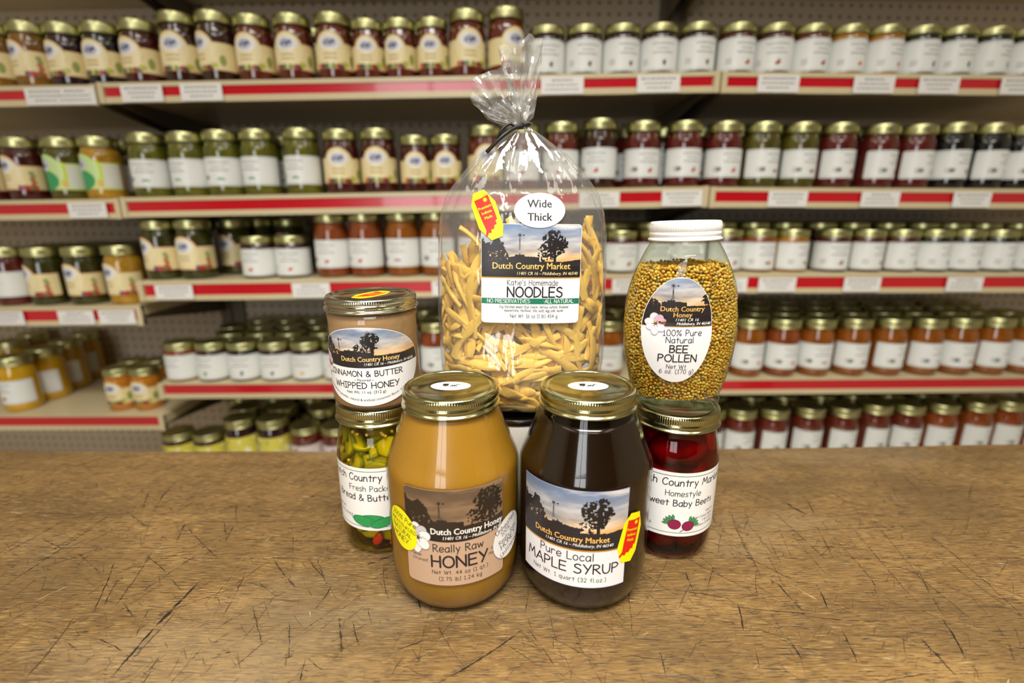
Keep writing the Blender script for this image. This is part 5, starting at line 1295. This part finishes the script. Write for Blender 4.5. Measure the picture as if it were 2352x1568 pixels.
rowput('second', 'second shelf right of the bag', 'white labelled jars on the second shelf', [(1290, 277)+wh('red-brown', 'tomato', P_, 1.02, -.2), (1379, 271)+wh('dark brown', 'tomato', P_, 1.06, -.25), (1479, 276)+wh('bright red', 'tomato', P_, 1.01, .25), (1575, 277)+wh('bright red', 'tomato', P_, 1.0, .25), (1668, 277)+wh('bright red', 'tomato', P_, 1.0, .35), (1755, 279)+wh('olive', 'pepper', P_, 1.0, .5), (1843, 279)+wh('olive', 'pepper', P_, 1.0, .45),
    (1930, 281)+wh('bright red', 'cherry', P_, 1.0, .55), (2026, 283)+wh('bright red', 'cherry', P_, .99, .6), (2110, 284)+wh('bright red', 'cherry', P_, .99, .65), (2195, 281)+wh('black', 'berry', P_, 1.02, .4), (2280, 281)+wh('black', 'berry', P_, 1.02, .6), (2350, 286)+wh('black', 'berry', P_, 1.0, .4)])
rowput('third', 'lower third shelf far left', 'jars on the lower third shelf', [(-66, 565)+wh('bright red', 'tomato', P_, 1.01, 0), (12, 565)+wh('bright red', 'none', P_, 1.01, -.5), (93, 565)+(P_, 'dark green', 'cream', 'red', 1.0, -.55), (183, 563)+(P_, 'dark green', 'cream', 'red', 1.0, -.35), (275, 560)+(P_, 'golden', 'cream', 'red', 1.01, -.5)])
rowput('third', 'third shelf middle bay', 'jars on the third shelf middle bay', [(357, 505)+(P_, 'dark green', 'cream', 'red', 1.0, -.5, 1), (438, 503)+(P_, 'dark green', 'cream', 'red', 1.005, -.25, 1), (590, 540)+wh('dark brown', 'peach', S_, 1.0, -.15), (668, 538)+wh('dark brown', 'peach', S_, 1.0, .1), (757, 490)+wh('orange-red', 'peach', P_, 1.07, 0), (836, 486)+wh('orange-red', 'peach', P_, 1.08, -.1),
    (921, 486)+wh('orange', 'beet', P_, 1.08, -.15), (1002, 484)+wh('orange', 'beet', P_, 1.08, .1), (1090, 486)+wh('orange', 'beet', P_, 1.08, 0)])
rowput('third', 'third shelf right of the bag', 'squat white labelled jars on the third shelf', [(1345, 522)+wh('dark red', 'cherry'), (1427, 522)+wh('dark red', 'cherry', rot=.2), (1502, 522)+wh('dark red', 'cherry'), (1585, 522)+wh('dark red', 'cherry'), (1668, 522)+wh('dark red', 'strawberry', rot=.3), (1743, 523)+wh('orange-red', 'pepper', rot=.25), (1819, 523)+wh('apricot', 'pepper', rot=.5), (1915, 526)+wh('dark red', 'cherry', rot=.15), (1994, 526)+wh('dark red', 'cherry', rot=.4),
    (2072, 526)+wh('dark red', 'cherry', rot=.45), (2145, 526)+wh('black', 'berry', rot=.35), (2220, 525)+wh('black', 'berry', rot=.4), (2295, 525)+wh('black', 'berry', rot=.35), (2372, 525)+wh('black', 'berry', rot=.3)])
rowput('fourth', 'fourth shelf middle bay', 'squat jars on the fourth shelf middle bay', [(391, 773)+wh('orange-red', 'none', rot=-.2)+(1,), (467, 775)+wh('dark brown', 'mint', rot=-.2), (538, 777)+wh('black', 'berry', rot=0), (614, 777)+wh('dark brown', 'grape', rot=.05), (694, 777)+wh('dark brown', 'flower', rot=-.2), (772, 777)+wh('black', 'mint', rot=.1)])
rowput('fourth', 'fourth shelf behind the noodle bag', 'pints on the fourth shelf behind the bag', [(918, 732)+wh('orange-red', 'beet', P_, 1.04, 0), (1000, 731)+wh('orange-red', 'beet', P_, 1.04, .6), (1083, 731)+wh('orange-red', 'beet', P_, 1.04, 0), (1165, 730)+wh('orange-red', 'beet', P_, 1.04, 0), (1245, 729)+wh('orange-red', 'beet', P_, 1.04, 0), (1322, 729)+wh('orange-red', 'beet', P_, 1.04, .2), (1398, 728)+wh('orange', 'beet', P_, 1.04, -.2)])
rowput('fourth', 'fourth shelf right bay', 'white labelled pints on the fourth shelf right bay', [(1562, 720)+wh('orange', 'peach', P_, 1.05), (1643, 720)+wh('orange', 'peach', P_, 1.05), (1725, 720)+wh('orange', 'peach', P_, 1.055, .25), (1804, 722)+wh('orange-red', 'peach', P_, 1.045, .3), (1883, 721)+wh('orange', 'beet', P_, 1.045, .1), (1967, 720)+wh('orange', 'beet', P_, 1.05, .35), (2051, 720)+wh('orange', 'beet', P_, 1.05, .55), (2135, 721)+wh('orange', 'beet', P_, 1.045, .35), (2213, 720)+wh('orange', 'beet', P_, 1.05, .25), (2292, 718)+wh('orange', 'beet', P_, 1.06, .55), (2372, 716)+wh('orange', 'beet', P_, 1.06, .4)])
rowput('bottom', 'lowest shelf middle bay', 'patterned label jars on the lowest shelf', [(407, 972, S_, 'dark brown', 'lemon', '', 1.0, 0, 1), (477, 975, S_, 'dark brown', 'lemon', '', 1.0, .2), (548, 945, P_, 'dark purple', 'lemon', '', 1.0, 0), (623, 943, P_, 'dark purple', 'lemon', '', 1.0, .4), (699, 963, S_, 'red-brown', 'pink', '', 1.2, 0), (770, 963, S_, 'red-brown', 'pink', '', 1.2, .3)])
rowput('bottom', 'lowest shelf right bay', 'white labelled pints on the lowest shelf', [(1560, 925)+wh('dark red', 'cherry', P_, 1.0, .4), (1632, 924)+wh('dark red', 'cherry', P_, 1.0, .4), (1704, 923)+wh('red-brown', 'grape', P_, 1.0, .4), (1779, 924)+wh('red-brown', 'strawberry', P_, .99, .9), (1861, 917)+wh('red-brown', 'strawberry', P_, 1.01, .5), (1941, 917)+wh('red-brown', 'peach', P_, 1.0, .75), (2015, 910)+wh('red-brown', 'peach', P_, 1.05, .8), (2089, 912)+wh('red-brown', 'strawberry', P_, 1.03, .55), (2167, 910)+wh('orange-red', 'peach', P_, 1.04, .6), (2249, 907)+wh('orange-red', 'peach', P_, 1.06, .55), (2321, 904)+wh('orange-red', 'peach', P_, 1.07, .6), (2395, 902)+wh('orange-red', 'peach', P_, 1.07, .6)])
# mustard column and orange preserves on the low left shelf
for i, (bx, by) in enumerate(((26, 945), (98, 918), (148, 893), (188, 869))):
    p = at_z(bx, by, -.174); xx = p.x
    jar(xx, p.y+.036, deck_z('fourth', xx, 0), P_, 'yellow', 'white', 'pepper', -.25 if i == 0 else -.5, f'{ORD[i]} jar from the front in the column of yellow mustard, low left shelf', 'yellow mustard jars on the low left shelf', 1.05)
for i, (bx, by) in enumerate(((62, 893), (112, 868))):
    p = at_z(bx-40, by, -.174); jar(p.x, p.y+.036, deck_z('fourth', p.x, 0), P_, 'yellow', 'white', 'none', -.4, f'{ORD[i]} yellow mustard jar left of the front mustard column, low left shelf', 'yellow mustard jars on the low left shelf', 1.05)
for i, (bx, by) in enumerate(((266, 944), (325, 944), (300, 921), (345, 921), (332, 905))):
    p = at_z(bx, by, -.171); jar(min(p.x, -.845), p.y+.031, deck_z('fourth', p.x, 0), 'mini', 'bright orange', 'cream', '', -.1, f'{ORD[i]} small orange jar from the front, right end of low left shelf', 'orange preserve jars on the low left shelf')
# further rows behind the front ones: mostly only their lids show
def behind(row, where, group, x0, x1, n, k0, k1, kind, cons, pics, zs=1.0, style='white', step=.0745, bay=None, jit=.006):
    for k in range(k0, k1):
        for i in range(n):
            x = x0+(x1-x0)*(i+.5*(k % 2))/max(1, n-1)+rj.uniform(-jit, jit)
            if x > x1+.04: continue
            r = HH[kind][2]+.002; y = front_y(x)+.006+r+step*k
            jar(x, y, deck_z(row, x, bay), kind, cons[(i+k) % len(cons)], style, pics[(i) % len(pics)], rj.uniform(-.5, .5), f'{ORD[i]} jar from left, {ORD[k]} row behind the front, {where}', group, zs)
behind('second', 'second shelf right of the bag', 'jars behind the front row, second shelf right', .13, 1.12, 13, 1, 2, P_, ['bright red', 'olive', 'bright red', 'dark brown'], ['tomato'], 1.0)
behind('second', 'second shelf left of the bag', 'jars behind the front row, second shelf left', -1.02, -.46, 7, 1, 2, P_, ['green', 'dark red'], ['pickle'], .99)
behind('top', 'top shelf', 'jars behind the front row, top shelf', -.46, -.16, 5, 1, 2, P_, ['red-brown'], ['none'], .93)
behind('third', 'lower third shelf far left', 'jars behind the front row, lower third shelf', -1.16, -.89, 4, 1, 4, P_, ['dark green', 'golden', 'dark red'], [''], 1.0, 'cream', .0745, 0)
behind('third', 'third shelf right of the bag', 'jars behind the front row, third shelf right', .20, 1.16, 13, 1, 4, S_, ['dark red', 'dark red', 'orange-red', 'black'], ['cherry'], 1.16, 'white', .0745)
for i, (x, y, c) in enumerate(((-.655, .125, 'dark green'), (-.635, .195, 'dark green'), (-.58, .20, 'dark green'), (-.60, .135, 'olive'), (-.52, .20, 'dark purple'))):
    jar(x, front_y(x)+y, deck_z('third', x, 1), P_, c, 'cream', 'red', -.3, f'{ORD[i]} dark pickle jar standing deep on the third shelf middle bay', 'dark jars deep on the third shelf', 1.0)
behind('fourth', 'fourth shelf middle bay', 'jars behind the front row, fourth shelf middle', -.735, -.43, 5, 1, 4, S_, ['dark brown', 'black', 'dark red', 'olive'], ['berry'], 1.04, 'white', .0745)
behind('fourth', 'fourth shelf right bay', 'jars behind the front row, fourth shelf right', .46, 1.2, 10, 1, 4, P_, ['orange', 'orange-red'], ['beet'], 1.05, 'white', .0745)
behind('fourth', 'fourth shelf behind the bag', 'jars behind the front row, fourth shelf centre', -.22, .26, 6, 1, 3, P_, ['orange-red', 'orange'], ['beet'], 1.04, 'white', .0745)
behind('bottom', 'lowest shelf middle bay', 'jars behind the front row, lowest shelf middle', -.74, -.44, 4, 1, 4, P_, ['dark brown', 'dark purple'], [''], .98, 'lemon', .0745)
behind('bottom', 'lowest shelf right bay', 'jars behind the front row, lowest shelf right', .47, 1.2, 9, 1, 3, P_, ['red-brown', 'orange-red'], ['peach'], 1.03, 'white', .0745)
